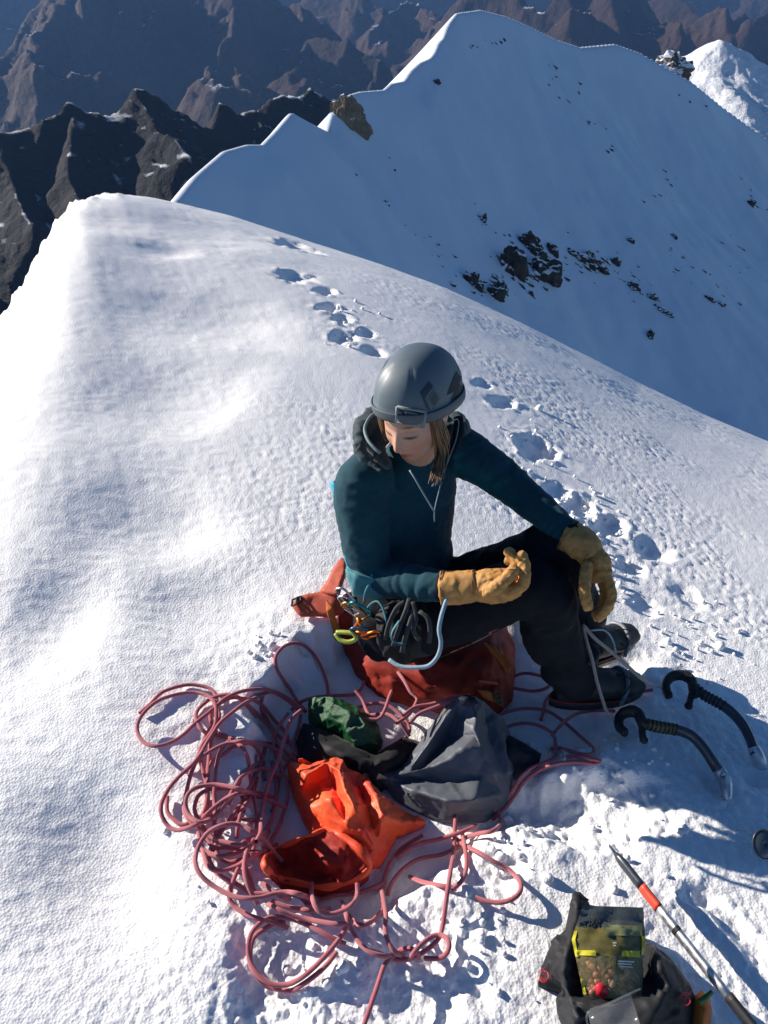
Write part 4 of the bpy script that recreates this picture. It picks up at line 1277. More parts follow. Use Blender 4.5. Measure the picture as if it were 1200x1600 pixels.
b_.inputs['Roughness'].default_value = 0.8; b_.inputs['Sheen Weight'].default_value = 0.3
bump(nt_, b_, mn.outputs[0], 0.6, 0.0012)

ROPE_R = 0.0052
ROPE = [  # base height, then the course in pixels
 (0.030, [(470, 1112), (450, 1095), (432, 1083), (415, 1077), (398, 1077), (375, 1081), (352, 1091), (330, 1110), (305, 1130), (285, 1149), (265, 1161), (243, 1166), (225, 1160), (215, 1145), (216, 1128), (228, 1110), (247, 1095), (272, 1086), (300, 1082), (322, 1086), (335, 1098), (338, 1115), (336, 1133), (326, 1150), (315, 1165), (308, 1185), (300, 1205), (294, 1225), (289, 1250), (287, 1262), (293, 1278), (305, 1290), (318, 1300), (330, 1308), (350, 1315), (375, 1320), (400, 1316), (420, 1300)]),
 (0.044, [(475, 1110), (452, 1092), (426, 1081), (400, 1090), (380, 1100), (360, 1115), (343, 1130), (333, 1145), (322, 1162), (312, 1180), (300, 1195), (283, 1210), (270, 1224), (260, 1238), (252, 1257), (253, 1275), (262, 1290), (275, 1297), (292, 1294), (305, 1289), (318, 1284), (335, 1275), (347, 1262), (358, 1245), (367, 1229), (373, 1218), (385, 1208), (400, 1203), (415, 1201), (440, 1212)]),
 (0.016, [(400, 1120), (388, 1105), (375, 1091), (357, 1085), (335, 1089), (318, 1100), (307, 1113), (307, 1128), (315, 1140), (327, 1147), (345, 1150), (362, 1155), (378, 1167), (386, 1180), (390, 1197), (390, 1215), (388, 1240), (380, 1268)]),
 (0.040, [(300, 1200), (313, 1184), (330, 1173), (345, 1165), (362, 1160), (380, 1158), (400, 1161), (420, 1166), (437, 1176), (450, 1190)]),
 (0.012, [(338, 1140), (330, 1155), (327, 1180), (325, 1205), (324, 1230), (323, 1250), (320, 1265), (312, 1280), (300, 1290)]),
 (0.020, [(365, 1152), (350, 1165), (342, 1180), (337, 1205), (335, 1235), (335, 1250), (336, 1270), (335, 1290), (338, 1305)]),
 (0.008, [(312, 1182), (316, 1200), (322, 1222), (325, 1250), (322, 1270)]),
 (0.056, [(332, 1281), (312, 1285), (297, 1275), (290, 1258), (292, 1244), (299, 1235), (312, 1229), (335, 1226), (357, 1229), (378, 1234), (395, 1240), (420, 1250), (445, 1262)]),
 (0.050, [(430, 1246), (410, 1240), (388, 1239), (370, 1241), (355, 1246), (340, 1257), (325, 1270), (312, 1283)]),
 (0.060, [(440, 1345), (425, 1328), (412, 1312), (395, 1300), (380, 1291), (362, 1287), (345, 1290), (328, 1298), (316, 1312), (308, 1328), (305, 1345), (309, 1360), (320, 1374), (335, 1385), (352, 1395), (370, 1402), (390, 1404), (410, 1402), (430, 1396), (450, 1394), (470, 1398), (495, 1408)]),
 (0.022, [(310, 1300), (313, 1315), (317, 1326), (328, 1334), (345, 1338), (360, 1335), (375, 1330), (390, 1320), (410, 1310)]),
 (0.030, [(316, 1325), (320, 1340), (324, 1352), (333, 1359), (345, 1361), (360, 1357), (375, 1350), (392, 1338), (415, 1330)]),
 (0.075, [(470, 1110), (458, 1120), (453, 1128), (447, 1145), (441, 1165), (436, 1185), (427, 1205), (420, 1222), (415, 1240), (410, 1260), (408, 1280), (407, 1300), (400, 1315)]),
 (0.045, [(415, 1300), (400, 1308), (388, 1325), (382, 1345), (382, 1365), (387, 1382), (394, 1397), (402, 1412)]),
 (0.014, [(478, 1112), (464, 1095), (452, 1075), (440, 1058), (433, 1045), (430, 1030), (435, 1018), (447, 1008), (462, 1005), (477, 1010), (492, 1025), (503, 1045), (510, 1065), (513, 1085), (515, 1105)]),
 (0.016, [(570, 1000), (568, 1040), (568, 1068), (558, 1083), (545, 1086), (520, 1087), (490, 1090), (468, 1098), (455, 1110)]),
 (0.022, [(370, 1088), (385, 1100), (405, 1118), (420, 1135), (432, 1155), (440, 1175)]),
 (0.014, [(412, 1082), (408, 1105), (418, 1125), (430, 1145), (450, 1160)]),
 (0.040, [(450, 1115), (440, 1128), (433, 1140), (427, 1150), (427, 1165), (432, 1185)]),
 (0.018, [(362, 1380), (357, 1398), (365, 1415), (382, 1427), (402, 1435), (425, 1440), (450, 1450)]),
 (0.026, [(540, 1475), (520, 1466), (500, 1455), (480, 1445), (460, 1437), (440, 1433), (420, 1434), (403, 1445), (392, 1460), (388, 1480), (390, 1500), (398, 1517), (412, 1531), (430, 1539), (450, 1538), (468, 1530), (487, 1515), (505, 1497), (520, 1480), (535, 1460), (545, 1440)]),
 (0.050, [(418, 1412), (433, 1420), (455, 1430), (480, 1436), (505, 1441), (530, 1444), (550, 1440)]),
 (0.040, [(425, 1408), (442, 1415), (465, 1420), (490, 1422), (515, 1420)]),
 (0.080, [(486, 1378), (487, 1395), (489, 1407), (495, 1420), (507, 1428), (522, 1428), (540, 1420), (553, 1410), (558, 1398), (558, 1380)]),
 (0.040, [(535, 1410), (541, 1430), (546, 1445), (553, 1460), (563, 1475), (580, 1488), (600, 1494), (616, 1492)]),
 (0.050, [(596, 1390), (600, 1411), (603, 1430), (602, 1455), (608, 1475), (618, 1488), (630, 1493)]),
 (0.040, [(552, 1660), (566, 1610), (578, 1575), (590, 1540), (600, 1510), (612, 1495), (625, 1485), (640, 1482), (652, 1488), (655, 1497)]),
 (0.046, [(640, 1497), (647, 1488), (660, 1474), (675, 1463), (688, 1461), (699, 1467), (702, 1480), (695, 1493), (680, 1498), (663, 1497)]),
 (0.030, [(712, 1270), (711, 1290), (709, 1330), (704, 1360), (700, 1387), (697, 1410), (693, 1440), (689, 1458), (683, 1470), (668, 1483), (650, 1494), (630, 1500), (612, 1498), (596, 1491), (578, 1486)]),
 (0.022, [(710, 1308), (726, 1321), (745, 1330), (770, 1345), (790, 1355), (805, 1368), (814, 1382), (812, 1395), (800, 1405), (782, 1410), (760, 1408), (742, 1402)]),
 (0.012, [(722, 1300), (728, 1335), (728, 1360), (720, 1378), (706, 1390)]),
 (0.014, [(660, 1305), (625, 1328), (605, 1358), (598, 1395), (600, 1420)]),
 (0.018, [(720, 1322), (690, 1335), (655, 1342), (630, 1358), (612, 1380), (605, 1400)]),
 (0.010, [(640, 1370), (660, 1378), (690, 1384), (706, 1386)]), (0.012, [(600, 1420), (580, 1440), (560, 1445), (545, 1430)]),
 (0.020, [(776, 1262), (782, 1285), (770, 1298), (750, 1302), (730, 1308), (715, 1318)]),
 (0.014, [(768, 1122), (785, 1115), (805, 1109), (830, 1107), (855, 1111), (875, 1123), (895, 1140), (913, 1156), (926, 1168), (927, 1177), (915, 1179), (900, 1176), (876, 1169), (860, 1170)]),
 (0.024, [(770, 1150), (783, 1141), (800, 1133), (825, 1130), (850, 1137), (865, 1149), (868, 1165), (867, 1183), (850, 1192), (830, 1200), (812, 1215), (800, 1235), (788, 1252), (770, 1268)]),
 (0.018, [(885, 1182), (905, 1182), (925, 1186), (938, 1189), (930, 1193), (910, 1191), (885, 1191), (860, 1196), (838, 1206), (818, 1222), (803, 1245), (788, 1264), (770, 1280)]),
 (0.024, [(862, 1150), (870, 1140), (885, 1125), (905, 1114), (930, 1110), (960, 1111)]),
 (0.010, [(845, 1125), (850, 1108), (853, 1095), (866, 1083), (890, 1088), (920, 1092), (950, 1088), (985, 1083), (1020, 1078)]),
 (0.030, [(795, 1060), (820, 1052), (850, 1058), (858, 1072), (835, 1080), (800, 1075)]),
 (0.10, [(622, 1050), (632, 1064), (642, 1082), (652, 1092), (640, 1115), (620, 1130)]),
 (0.12, [(630, 1118), (648, 1105), (675, 1100), (705, 1091), (735, 1086)]), (0.125, [(640, 1130), (655, 1115), (680, 1105), (708, 1095), (740, 1093)]),
 (0.09, [(612, 1080), (608, 1090), (601, 1110), (590, 1124), (565, 1122)]), (0.07, [(555, 1078), (566, 1092), (572, 1108), (580, 1125)]), (0.06, [(575, 1118), (605, 1116), (625, 1130), (640, 1150)]),
 (0.02, [(540, 1110), (600, 1100), (640, 1140), (600, 1180), (540, 1170)]), (0.03, [(430, 1180), (450, 1230), (440, 1280), (420, 1330), (440, 1380)]), (0.02, [(400, 1180), (395, 1230), (402, 1280), (395, 1330)]),
 (0.025, [(375, 1270), (385, 1240), (400, 1210), (412, 1180), (415, 1160)]), (0.02, [(352, 1290), (370, 1265), (385, 1245), (398, 1225)]), (0.03, [(425, 1190), (432, 1230), (428, 1270), (415, 1300)]),
 (0.02, [(370, 1310), (372, 1290), (380, 1262), (395, 1240), (402, 1215)]), (0.012, [(335, 1330), (340, 1310), (352, 1290)]), (0.02, [(398, 1395), (380, 1350), (366, 1372), (358, 1400)]), (0.02, [(410, 1380), (440, 1400), (480, 1410), (520, 1400), (560, 1395), (600, 1380)]), (0.03, [(620, 1340), (650, 1320), (690, 1310), (720, 1300), (745, 1290)]),
]
random.seed(31)
for si in (0, 1, 2, 3, 7, 9, 10, 11, 12, 16, 20):            # the lower coils of the tangle, half hidden under the others
    du, dv = random.uniform(4, 24), random.uniform(-14, 16)
    px = ROPE[si][1][2:-2] if len(ROPE[si][1]) > 10 else ROPE[si][1]
    k0 = random.randint(0, max(0, len(px) - 14)); px = px[k0:k0 + 14]
    ROPE.append((0.012, [(min(u + du + random.uniform(-3, 3), 470) if u < 470 else u + 6, v + dv + random.uniform(-3, 3)) for u, v in px]))
RV, RF, RUV = [], [], []
SEG = 9
for si, (h0, px) in enumerate(ROPE):
    n = len(px)
    ctrl = []
    for j, (u, v) in enumerate(px):
        hh = h0 + 0.008 * math.sin(j * 1.3 + si * 2.1) * (1 if h0 > 0.015 else 0.2) + 0.002
        if 0.015 < h0 < 0.07 and (j < 1 or j > n - 2): hh *= 0.6
        ctrl.append(G(u, v, max(hh, 0.007)))
    cv = [Vector(c) for c in catmull(ctrl, 0.009)]
    m = len(cv); base = len(RV)
    a = None; s_len = 0.0
    for i in range(m):
        t = (cv[min(i + 1, m - 1)] - cv[max(i - 1, 0)]).normalized()
        if a is None: a = (Vector((0, 0, 1)) - t * t.z).normalized() if abs(t.z) < 0.95 else Vector((1, 0, 0))
        a = (a - t * a.dot(t)).normalized(); b = t.cross(a)
        if i: s_len += (cv[i] - cv[i - 1]).length
        for k in range(SEG):
            th = 2 * math.pi * k / SEG
            RV.append(cv[i] + a * (ROPE_R * math.cos(th)) + b * (ROPE_R * math.sin(th)))
        if i:
            for k in range(SEG):
                k2 = (k + 1) % SEG
                RF.append((base + (i - 1) * SEG + k, base + (i - 1) * SEG + k2, base + i * SEG + k2, base + i * SEG + k))
                L0 = s_len - (cv[i] - cv[i - 1]).length
                RUV += [(k, L0 * 260), (k + 1, L0 * 260), (k + 1, s_len * 260), (k, s_len * 260)]
me = mesh_np('climbing_rope', RV, RF)
uvl = me.uv_layers.new(name='braid'); uvl.data.foreach_set('uv', np.array(RUV, dtype=np.float32).ravel())
me.update()
rope = link_obj('climbing_rope', me, m_rope)
tag(rope, 'long pink-red braided climbing rope tangled in loops on the snow', 'rope')

# ---- the pack she sits on
pack = thing('backpack', 'flattened red-orange backpack under the seated climber', 'backpack', G(680, 1080))
me = drape('pack', [(528, 965, .02), (535, 930, .05), (590, 905, .06), (700, 920, .06), (782, 965, .05), (803, 1005, .03), (806, 1050, .02), (800, 1092, .01), (782, 1114, .01), (740, 1118, .01), (690, 1112, .01), (640, 1102, .01), (590, 1085, .01), (555, 1050, .02), (535, 1005, .02)],
           [[(545, 960, .12), (575, 985, .13), (610, 1005, .14), (660, 1020, .15), (720, 1010, .16), (770, 1000, .14), (790, 1010, .09)], [(580, 1040, .08), (640, 1062, .10), (700, 1072, .11), (750, 1068, .11), (785, 1055, .07)], [(620, 960, .13), (700, 965, .14), (750, 975, .13)], [(760, 1075, .07), (775, 1095, .05), (785, 1105, .02)], [(610, 1075, .05), (680, 1092, .06), (730, 1098, .05)]],
           m_pack, 7, 2, 0.006, 18, 0.0065, 30, seed=5)
part('pack_body', me, m_pack, pack)
def flap(px, thick=0.008, n=0.003, sc=40):
    mb = MB(); mb.plate([G(u, v, h) for u, v, h in px], thick)
    me = mb.mesh('flap'); bm = bmesh.new(); bm.from_mesh(me)
    bmesh.ops.triangulate(bm, faces=bm.faces[:])
    bmesh.ops.subdivide_edges(bm, edges=bm.edges[:], cuts=4, use_grid_fill=True)
    bm.to_mesh(me); bm.free()
    displace(me, lambda co, no: n * n3(co, sc, 2.0) + n * 0.6 * (1 - 2 * np.abs(n3(co, sc * 2, 5.0))))
    return me
hb_ = part('hip_belt', flap([(456, 944, .03), (470, 932, .05), (502, 925, .06), (530, 928, .07), (540, 945, .08), (535, 960, .05), (510, 963, .03), (470, 963, .015)], 0.014, 0.004, 30), m_packlin, pack)
part('shoulder_strap', flap([(500, 926, .06), (515, 905, .08), (527, 882, .10), (535, 873, .11), (541, 876, .11), (538, 900, .10), (528, 930, .08)], 0.012), m_packlin, pack)
part('lid_panel', flap([(510, 938, .075), (520, 950, .08), (527, 975, .06), (532, 995, .04), (525, 1000, .03), (517, 975, .045), (511, 955, .06)], 0.008), m_packor, pack)
mb = MB()
q0, q1, q2, q3 = G(457, 937, .05), G(470, 932, .055), G(470, 940, .055), G(456, 947, .045)
for a, b in ((q0, q1), (q1, q2), (q2, q3), (q3, q0), (q0.lerp(q1, 0.5), q3.lerp(q2, 0.5))): mb.tube([a, b], 0.0035, 6)
sub('buckle', mb.mesh('buckle'), m_rubber, hb_)
part('side_strap', flap([(756, 1003, .155), (772, 1012, .14), (793, 1030, .11), (799, 1042, .095), (793, 1053, .085), (782, 1035, .11), (768, 1018, .135)], 0.006), m_packor, pack)
part('daisy_chain', flap([(749, 1062, .125), (778, 1066, .105), (778, 1070, .10), (749, 1066, .12)], 0.005, 0.001), m_packlin, pack)
part('side_strap', flap([(746, 1077, .11), (770, 1083, .09), (778, 1096, .07), (770, 1097, .07), (755, 1088, .09)], 0.006), m_packor, pack)
mb = MB()
for k in range(4): mb.tube([G(769 + k * 3, 1083 + k * 6, .095 - k * .007), G(777 + k * 3, 1080 + k * 6, .092 - k * .007)], 0.003, 6)
mb.tube([G(769, 1082, .095), G(779, 1102, .072)], 0.0025, 6); mb.tube([G(777, 1079, .092), G(787, 1099, .07)], 0.0025, 6)
part('ladder_buckle', mb.mesh('ladder_buckle'), m_tape, pack)

# ---- carabiners and small hardware at her hip (each its own thing)
def carabiner(label, px, d, size, mat, ang, gate_mat):
    c = P(px[0], px[1], d)
    t = thing('carabiner', label, 'carabiner', c, 'carabiners clipped at the right hip')
    ca, sa = math.cos(rad(ang)), math.sin(rad(ang))
    ex = V3((ca, -0.35, sa)).normalized(); ez = V3((-sa, 0.15, ca)).normalized()
    shp = [(-0.3, -1), (0.25, -0.95), (0.5, -0.6), (0.48, 0.2), (0.42, 0.8), (0.1, 1.0), (-0.3, 0.95), (-0.45, 0.6), (-0.42, 0.0), (-0.40, -0.6), (-0.3, -1)]
    mb = MB(); mb.tube(catmull([c + ex * (a * size) + ez * (b * size) for a, b in shp[:8]], 0.004), 0.0036, 8)
    part('frame', mb.mesh('frame'), mat, t)
    mb = MB(); mb.tube([c + ex * (a * size) + ez * (b * size) for a, b in shp[7:]], 0.003, 8)
    part('gate', mb.mesh('gate'), gate_mat, t)
    return t
m_silver = plain('anodised_silver', (0.62, 0.60, 0.66), 0.3, 1.0, 0.15, 60)
m_gold = plain('anodised_gold', (0.62, 0.34, 0.12), 0.3, 1.0, 0.15, 60)
m_tealm = plain('anodised_teal', (0.03, 0.28, 0.32), 0.32, 1.0, 0.15, 60)
m_orm = plain('anodised_orange', (0.85, 0.20, 0.03), 0.32, 0.9, 0.15, 60)
m_blue = plain('anodised_blue', (0.05, 0.16, 0.30), 0.35, 1.0, 0.15, 60)
m_lime = plain('lime_plastic', (0.36, 0.42, 0.06), 0.35, 0, 0.2, 60)
carabiner('silver carabiner, topmost of those at the climber\'s hip', (541, 934), 1.915, 0.034, m_silver, 35, m_steel)
carabiner('second silver carabiner, just below the topmost one at the hip', (546, 946), 1.900, 0.034, m_silver, 40, m_gold)
carabiner('gold carabiner in the middle of the hip cluster', (553, 955), 1.888, 0.034, m_gold, 48, m_steel)
carabiner('teal carabiner beside the gold one at the hip', (563, 952), 1.872, 0.030, m_tealm, 55, m_silver)
carabiner('orange carabiner hanging lowest at the hip, near the trouser leg', (580, 992), 1.86, 0.026, m_orm, 120, m_orm)
carabiner('small blue carabiner between the teal and orange ones', (563, 985), 1.865, 0.024, m_blue, 95, m_orm)
mb = MB()
mb.tube(catmull([P(524, 990, 1.90), P(532, 1000, 1.893), P(545, 1003, 1.885), P(556, 998, 1.88), P(552, 990, 1.88), P(538, 988, 1.89), P(526, 988, 1.90)], 0.004), 0.006, 8)
lo = link_obj('belay_device', mb.mesh('belay'), m_lime)
tag(lo, 'lime-yellow belay loop hanging at the bottom of the hip cluster', 'belay device')
mb = MB()
mb.tube(catmull([P(551, 985, 1.885), P(558, 975, 1.87), P(562, 968, 1.865), P(564, 975, 1.86)], 0.004), 0.0045, 8)
mb.tube(catmull([P(559, 966, 1.868), P(562, 974, 1.858), P(564, 980, 1.857)], 0.003), [0.0055, 0.005, 0.001], 8)
lo = link_obj('screw_link', mb.mesh('link'), m_orm)
tag(lo, 'short orange metal link shining among the hip carabiners', 'link')

# ---- light-blue cord looping from the glove to below the hip
m_cord = fabric('pale_blue_cord', (0.26, 0.38, 0.48), 0.7, 0.2, 80, 500, 0.4, 0.2)
m_slings = fabric('pale_grey_sling', (0.30, 0.29, 0.29), 0.75, 0.3, 80, 400, 0.4, 0.2)
mb = MB()
mb.tube(catmull([P(702, 925, 1.80), P(695, 945, 1.785), P(689, 965, 1.775), P(686, 985, 1.775), P(689, 1005, 1.775), P(684, 1025, 1.78), P(670, 1040, 1.79), P(650, 1043, 1.80), P(625, 1041, 1.815), P(608, 1031, 1.83)], 0.006), 0.0052, 10)
tag(link_obj('tie_in_cord', mb.mesh('cord'), m_cord), 'pale blue cord hanging in a loop below the yellow glove', 'cord')
# ---- tether from harness to the ice axes
teth = thing('tether', 'pale grey elastic tether running over the boot to the two ice axes', 'tether', G(930, 1080))
start = P(910, 975, 1.98)
for ctrl in ([start, P(916, 1000, 1.99), P(925, 1030, 2.0), P(932, 1062, 2.02), P(941, 1092, 2.04), P(950, 1115, 2.05), G(968, 1130, 0.03)],
             [start, P(930, 998, 1.99), P(955, 1018, 2.0), P(985, 1045, 2.01), P(1010, 1065, 2.03), G(1040, 1076, 0.03)]):
    mb = MB(); mb.tube(catmull(ctrl, 0.01), [(0.0062, 0.0035)], 8)
    part('sling', mb.mesh('sling'), m_slings, teth)
mb = MB(); mb.tube(catmull([P(922, 985, 1.985), P(945, 985, 2.0), P(957, 1000, 2.01), P(962, 1020, 2.02)], 0.01), 0.0028, 6)
part('cord', mb.mesh('cord'), m_cord, teth)

# ---- stuff sacks and clothing
me = drape('orange', [(449, 1203, .02), (453, 1193, .05), (466, 1192, .07), (467, 1184, .09), (473, 1184, .09), (488, 1193, .07), (508, 1187, .07), (527, 1184, .08), (536, 1187, .09), (542, 1200, .09), (558, 1206, .07), (575, 1216, .06), (592, 1238, .07), (612, 1250, .06), (634, 1268, .04), (666, 1283, .03), (642, 1298, .02), (620, 1306, .02), (608, 1330, .02), (594, 1352, .02), (582, 1352, .03), (560, 1335, .06), (530, 1310, .07), (506, 1298, .06), (487, 1302, .04), (470, 1275, .02), (456, 1240, .015)],
           [[(460, 1200, .08), (480, 1212, .115), (497, 1228, .055), (515, 1248, .13), (540, 1285, .12), (566, 1320, .07)], [(508, 1192, .10), (530, 1205, .12), (538, 1232, .15), (552, 1258, .16), (572, 1296, .12), (588, 1330, .06)], [(575, 1225, .09), (590, 1250, .13), (598, 1275, .13), (592, 1310, .08)], [(470, 1240, .06), (488, 1262, .075), (504, 1288, .07)], [(604, 1296, .08), (622, 1288, .07), (642, 1284, .05)], [(518, 1212, .07), (522, 1228, .06), (530, 1248, .08)], [(556, 1225, .07), (566, 1245, .065), (572, 1258, .08)], [(560, 1240, .09), (575, 1262, .10), (580, 1285, .09)]],
           m_orange, 9, 1, 0.003, 22, 0.0034, 40, seed=2)
osack = thing('orange_jacket', 'crumpled bright orange shell jacket lying on the pink rope', 'jacket', G(540, 1270))
part('shell', me, m_orange, osack)
# rolled mouth with a dark lining
rimp = [(506, 1298, .075), (478, 1308, .08), (450, 1319, .07), (425, 1331, .06), (411, 1346, .05), (420, 1362, .05), (438, 1374, .045), (465, 1380, .045), (500, 1386, .05), (535, 1382, .05), (562, 1370, .055), (578, 1353, .065), (566, 1332, .09), (545, 1312, .09), (525, 1300, .085)]
mb = MB(); cv = catmull([G(*q) for q in rimp] + [G(*rimp[0])], 0.008)
mb.tube(cv, [(0.008, 0.0028)] * len(cv), 8, caps=False)
me = mb.mesh('hem'); displace(me, lambda co, no: 0.006 * n3(co, 28, 6.0))
part('hem', me, m_orange, osack)
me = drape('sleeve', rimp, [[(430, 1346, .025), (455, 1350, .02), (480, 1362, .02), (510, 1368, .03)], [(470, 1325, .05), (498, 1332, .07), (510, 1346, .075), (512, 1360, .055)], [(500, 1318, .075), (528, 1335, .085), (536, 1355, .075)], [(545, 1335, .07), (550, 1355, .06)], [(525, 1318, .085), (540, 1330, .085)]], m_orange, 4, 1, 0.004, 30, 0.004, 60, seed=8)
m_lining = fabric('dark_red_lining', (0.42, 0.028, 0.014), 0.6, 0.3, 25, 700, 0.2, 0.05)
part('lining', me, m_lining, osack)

me = drape('grey', [(722, 1087, .19), (708, 1092, .17), (694, 1106, .14), (672, 1136, .10), (652, 1165, .07), (636, 1190, .06), (620, 1203, .06), (592, 1207, .07), (588, 1217, .06), (604, 1226, .04), (614, 1246, .02), (642, 1264, .015), (682, 1281, .015), (722, 1288, .015), (760, 1284, .015), (786, 1266, .015), (798, 1240, .02), (804, 1208, .02), (806, 1178, .03), (798, 1148, .05), (788, 1124, .08), (772, 1112, .11), (756, 1096, .16), (742, 1088, .19)],
           [[(716, 1096, .20), (698, 1118, .18), (672, 1158, .14), (645, 1195, .09), (615, 1210, .075)], [(735, 1096, .20), (745, 1118, .19), (742, 1142, .18), (752, 1168, .16), (768, 1200, .12), (784, 1236, .07)], [(742, 1150, .165), (722, 1170, .17), (700, 1186, .15), (672, 1198, .12), (640, 1207, .10), (606, 1214, .07)], [(714, 1122, .14), (702, 1150, .085), (684, 1178, .07), (660, 1200, .065)], [(612, 1226, .05), (655, 1238, .09), (700, 1252, .12), (740, 1250, .12), (778, 1244, .07)], [(640, 1218, .06), (664, 1218, .065), (705, 1222, .075), (752, 1212, .095)], [(757, 1125, .12), (762, 1150, .10), (774, 1180, .085), (790, 1215, .05)], [(775, 1135, .11), (786, 1165, .09), (795, 1200, .06)], [(640, 1256, .03), (700, 1274, .04), (760, 1268, .035)]],
           m_grey, 9, 1, 0.003, 20, 0.0024, 30, seed=3, hs=0.74)
gb = thing('grey_bag', 'crumpled slate-grey shell bag heaped beside the orange jacket', 'bag', G(710, 1210))
part('shell', me, m_grey, gb)
me = drape('lid', [(716, 1090, .205), (730, 1085, .205), (742, 1090, .20), (748, 1098, .19), (738, 1104, .19), (722, 1103, .19)], [[(728, 1094, .21), (738, 1096, .2)]], m_navy, 3, 1, 0.002, 40, 0.002, 80, skirt=False)
part('toggle', me, m_navy, gb)
me = drape('rim', [(592, 1208, .075), (588, 1217, .065), (602, 1224, .06), (606, 1216, .075)], [], m_blk, 2, 0, 0.001, 40, 0.001, 60, skirt=False)
part('pull_tab', me, m_web2, gb)
me = drape('navy', [(782, 1146, .05), (800, 1150, .055), (822, 1163, .05), (846, 1178, .04), (842, 1192, .02), (818, 1206, .015), (796, 1222, .015), (778, 1210, .04)], [[(800, 1165, .06), (822, 1178, .05), (838, 1184, .03)]], m_navy, 4, 1, 0.003, 30, 0.003, 60, seed=6)
tag(link_obj('dark_cloth', me, m_navy), 'dark navy pointed cloth sticking out right of the grey bag', 'cloth')
me = drape('green', [(481, 1100, .05), (486, 1091, .07), (508, 1088, .09), (530, 1092, .09), (558, 1104, .08), (577, 1116, .07), (592, 1134, .06), (598, 1158, .03), (588, 1178, .015), (562, 1184, .02), (548, 1168, .03), (534, 1150, .03), (512, 1140, .025), (494, 1134, .03), (482, 1124, .03)],
           [[(490, 1100, .08), (505, 1106, .07), (520, 1100, .10), (545, 1112, .115), (565, 1122, .11), (582, 1140, .08)], [(485, 1112, .06), (498, 1118, .055), (512, 1122, .07), (530, 1130, .085), (545, 1142, .09), (555, 1160, .07)], [(570, 1140, .10), (576, 1160, .06)]], m_green, 9, 1, 0.003, 30, 0.0050, 46, seed=4)
tag(link_obj('green_bag', me, m_green), 'shiny crinkled dark green plastic bag on the rope', 'bag')
me = drape('black', [(474, 1130, .03), (500, 1138, .04), (545, 1160, .05), (585, 1180, .05), (630, 1150, .05), (655, 1165, .04), (640, 1195, .03), (610, 1215, .03), (590, 1235, .03), (560, 1220, .03), (540, 1200, .04), (500, 1200, .03), (470, 1190, .03), (462, 1160, .02)], [[(500, 1160, .07), (540, 1180, .09), (580, 1200, .08), (610, 1185, .08)]], m_blk, 4, 1, 0.006, 25, 0.005, 50, seed=9)
tag(link_obj('black_garment', me, m_blk), 'black garment heaped between the green bag and the orange jacket', 'garment')

# ---- ice axes
def ice_axe(label, hookpts, trig, shaft, head, mats, tape=None):
    t = thing('ice_axe', label, 'ice axe', hookpts[-1], 'ice axes stuck in the snow')
    mb = MB(); mb.tube(catmull(hookpts, 0.006), [(0.014, 0.011), (0.018, 0.013), (0.019, 0.014), (0.020, 0.014)], 12, up=UP)
    me = fuse(mb, 0.003, 2, 0.4); displace(me, lambda co, no: 0.0012 * n3(co, 90, 2.0))
    hd = part('handle', me, m_rubber, t)
    mb = MB(); mb.tube(catmull(trig, 0.005), [(0.012, 0.010), (0.011, 0.009), (0.012, 0.010)], 10); mb.blob(trig[-1], (0.012, 0.012, 0.010), 12, 8)
    sub('finger_rest', mb.mesh('rest'), m_rubber, hd)
    mb = MB(); mb.tube([hookpts[1] + UP * 0.010, hookpts[2] + UP * 0.010], [(0.003, 0.005)], 6)
    sub('pommel_slot', mb.mesh('slot'), m_clip, hd)
    cv = catmull(shaft, 0.01)
    mb = MB(); mb.tube(cv, [(0.0175, 0.0115)] * len(cv), 16, up=UP)
    part('shaft', mb.mesh('shaft'), mats[0], t)
    k = int(len(cv) * 0.45)
    if tape:
        k0 = int(len(cv) * 0.06); k1 = int(len(cv) * 0.42)
        mb = MB(); mb.tube(cv[k0:k1], [(0.0186, 0.0127)] * (k1 - k0), 16, up=UP)
        me = mb.mesh('grip_tape'); displace(me, lambda co, no: 0.0008 * n3(co, 120, 3.0))
        part('grip_tape', me, tape, t)
    mb = MB(); mb.tube(catmull(head, 0.006), [(0.020, 0.014), (0.024, 0.016), (0.023, 0.014), (0.016, 0.010)], 14, up=UP)
    mb.tube([head[0] + V3((0, -0.012, 0.008)), head[1] + V3((0, -0.014, 0.008))], 0.004, 8)
    hp = part('head', mb.mesh('head'), m_alu, t)
    for q in (0.3, 0.7):
        c = head[0].lerp(head[-1], q)
        mb = MB(); mb.tube([c + UP * 0.010, c + UP * 0.021], 0.0052, 10)
        sub('bolt', mb.mesh('bolt'), m_steel, hp)
    mb = MB()
    for q in range(9):
        i = int(len(cv) * (0.05 + 0.04 * q)); tt = (V3(cv[i + 1]) - V3(cv[i])).normalized()
        mb.tube([V3(cv[i]) - tt * 0.0022, V3(cv[i]) + tt * 0.0022], [(0.0200, 0.0138)] * 2, 16, up=UP)
    tag(part('grip_rib', mb.mesh('ribs'), m_rubber, t), kind='stuff')
    e = head[-1]
    mb = MB(); mb.plate([e + V3((0.012, 0.02, 0.0)), e + V3((-0.012, 0.015, -0.01)), e + V3((-0.02, -0.02, -0.14)), e + V3((-0.005, -0.015, -0.13))], 0.004)
    sub('pick', mb.mesh('pick'), m_steel, hp)
    return t
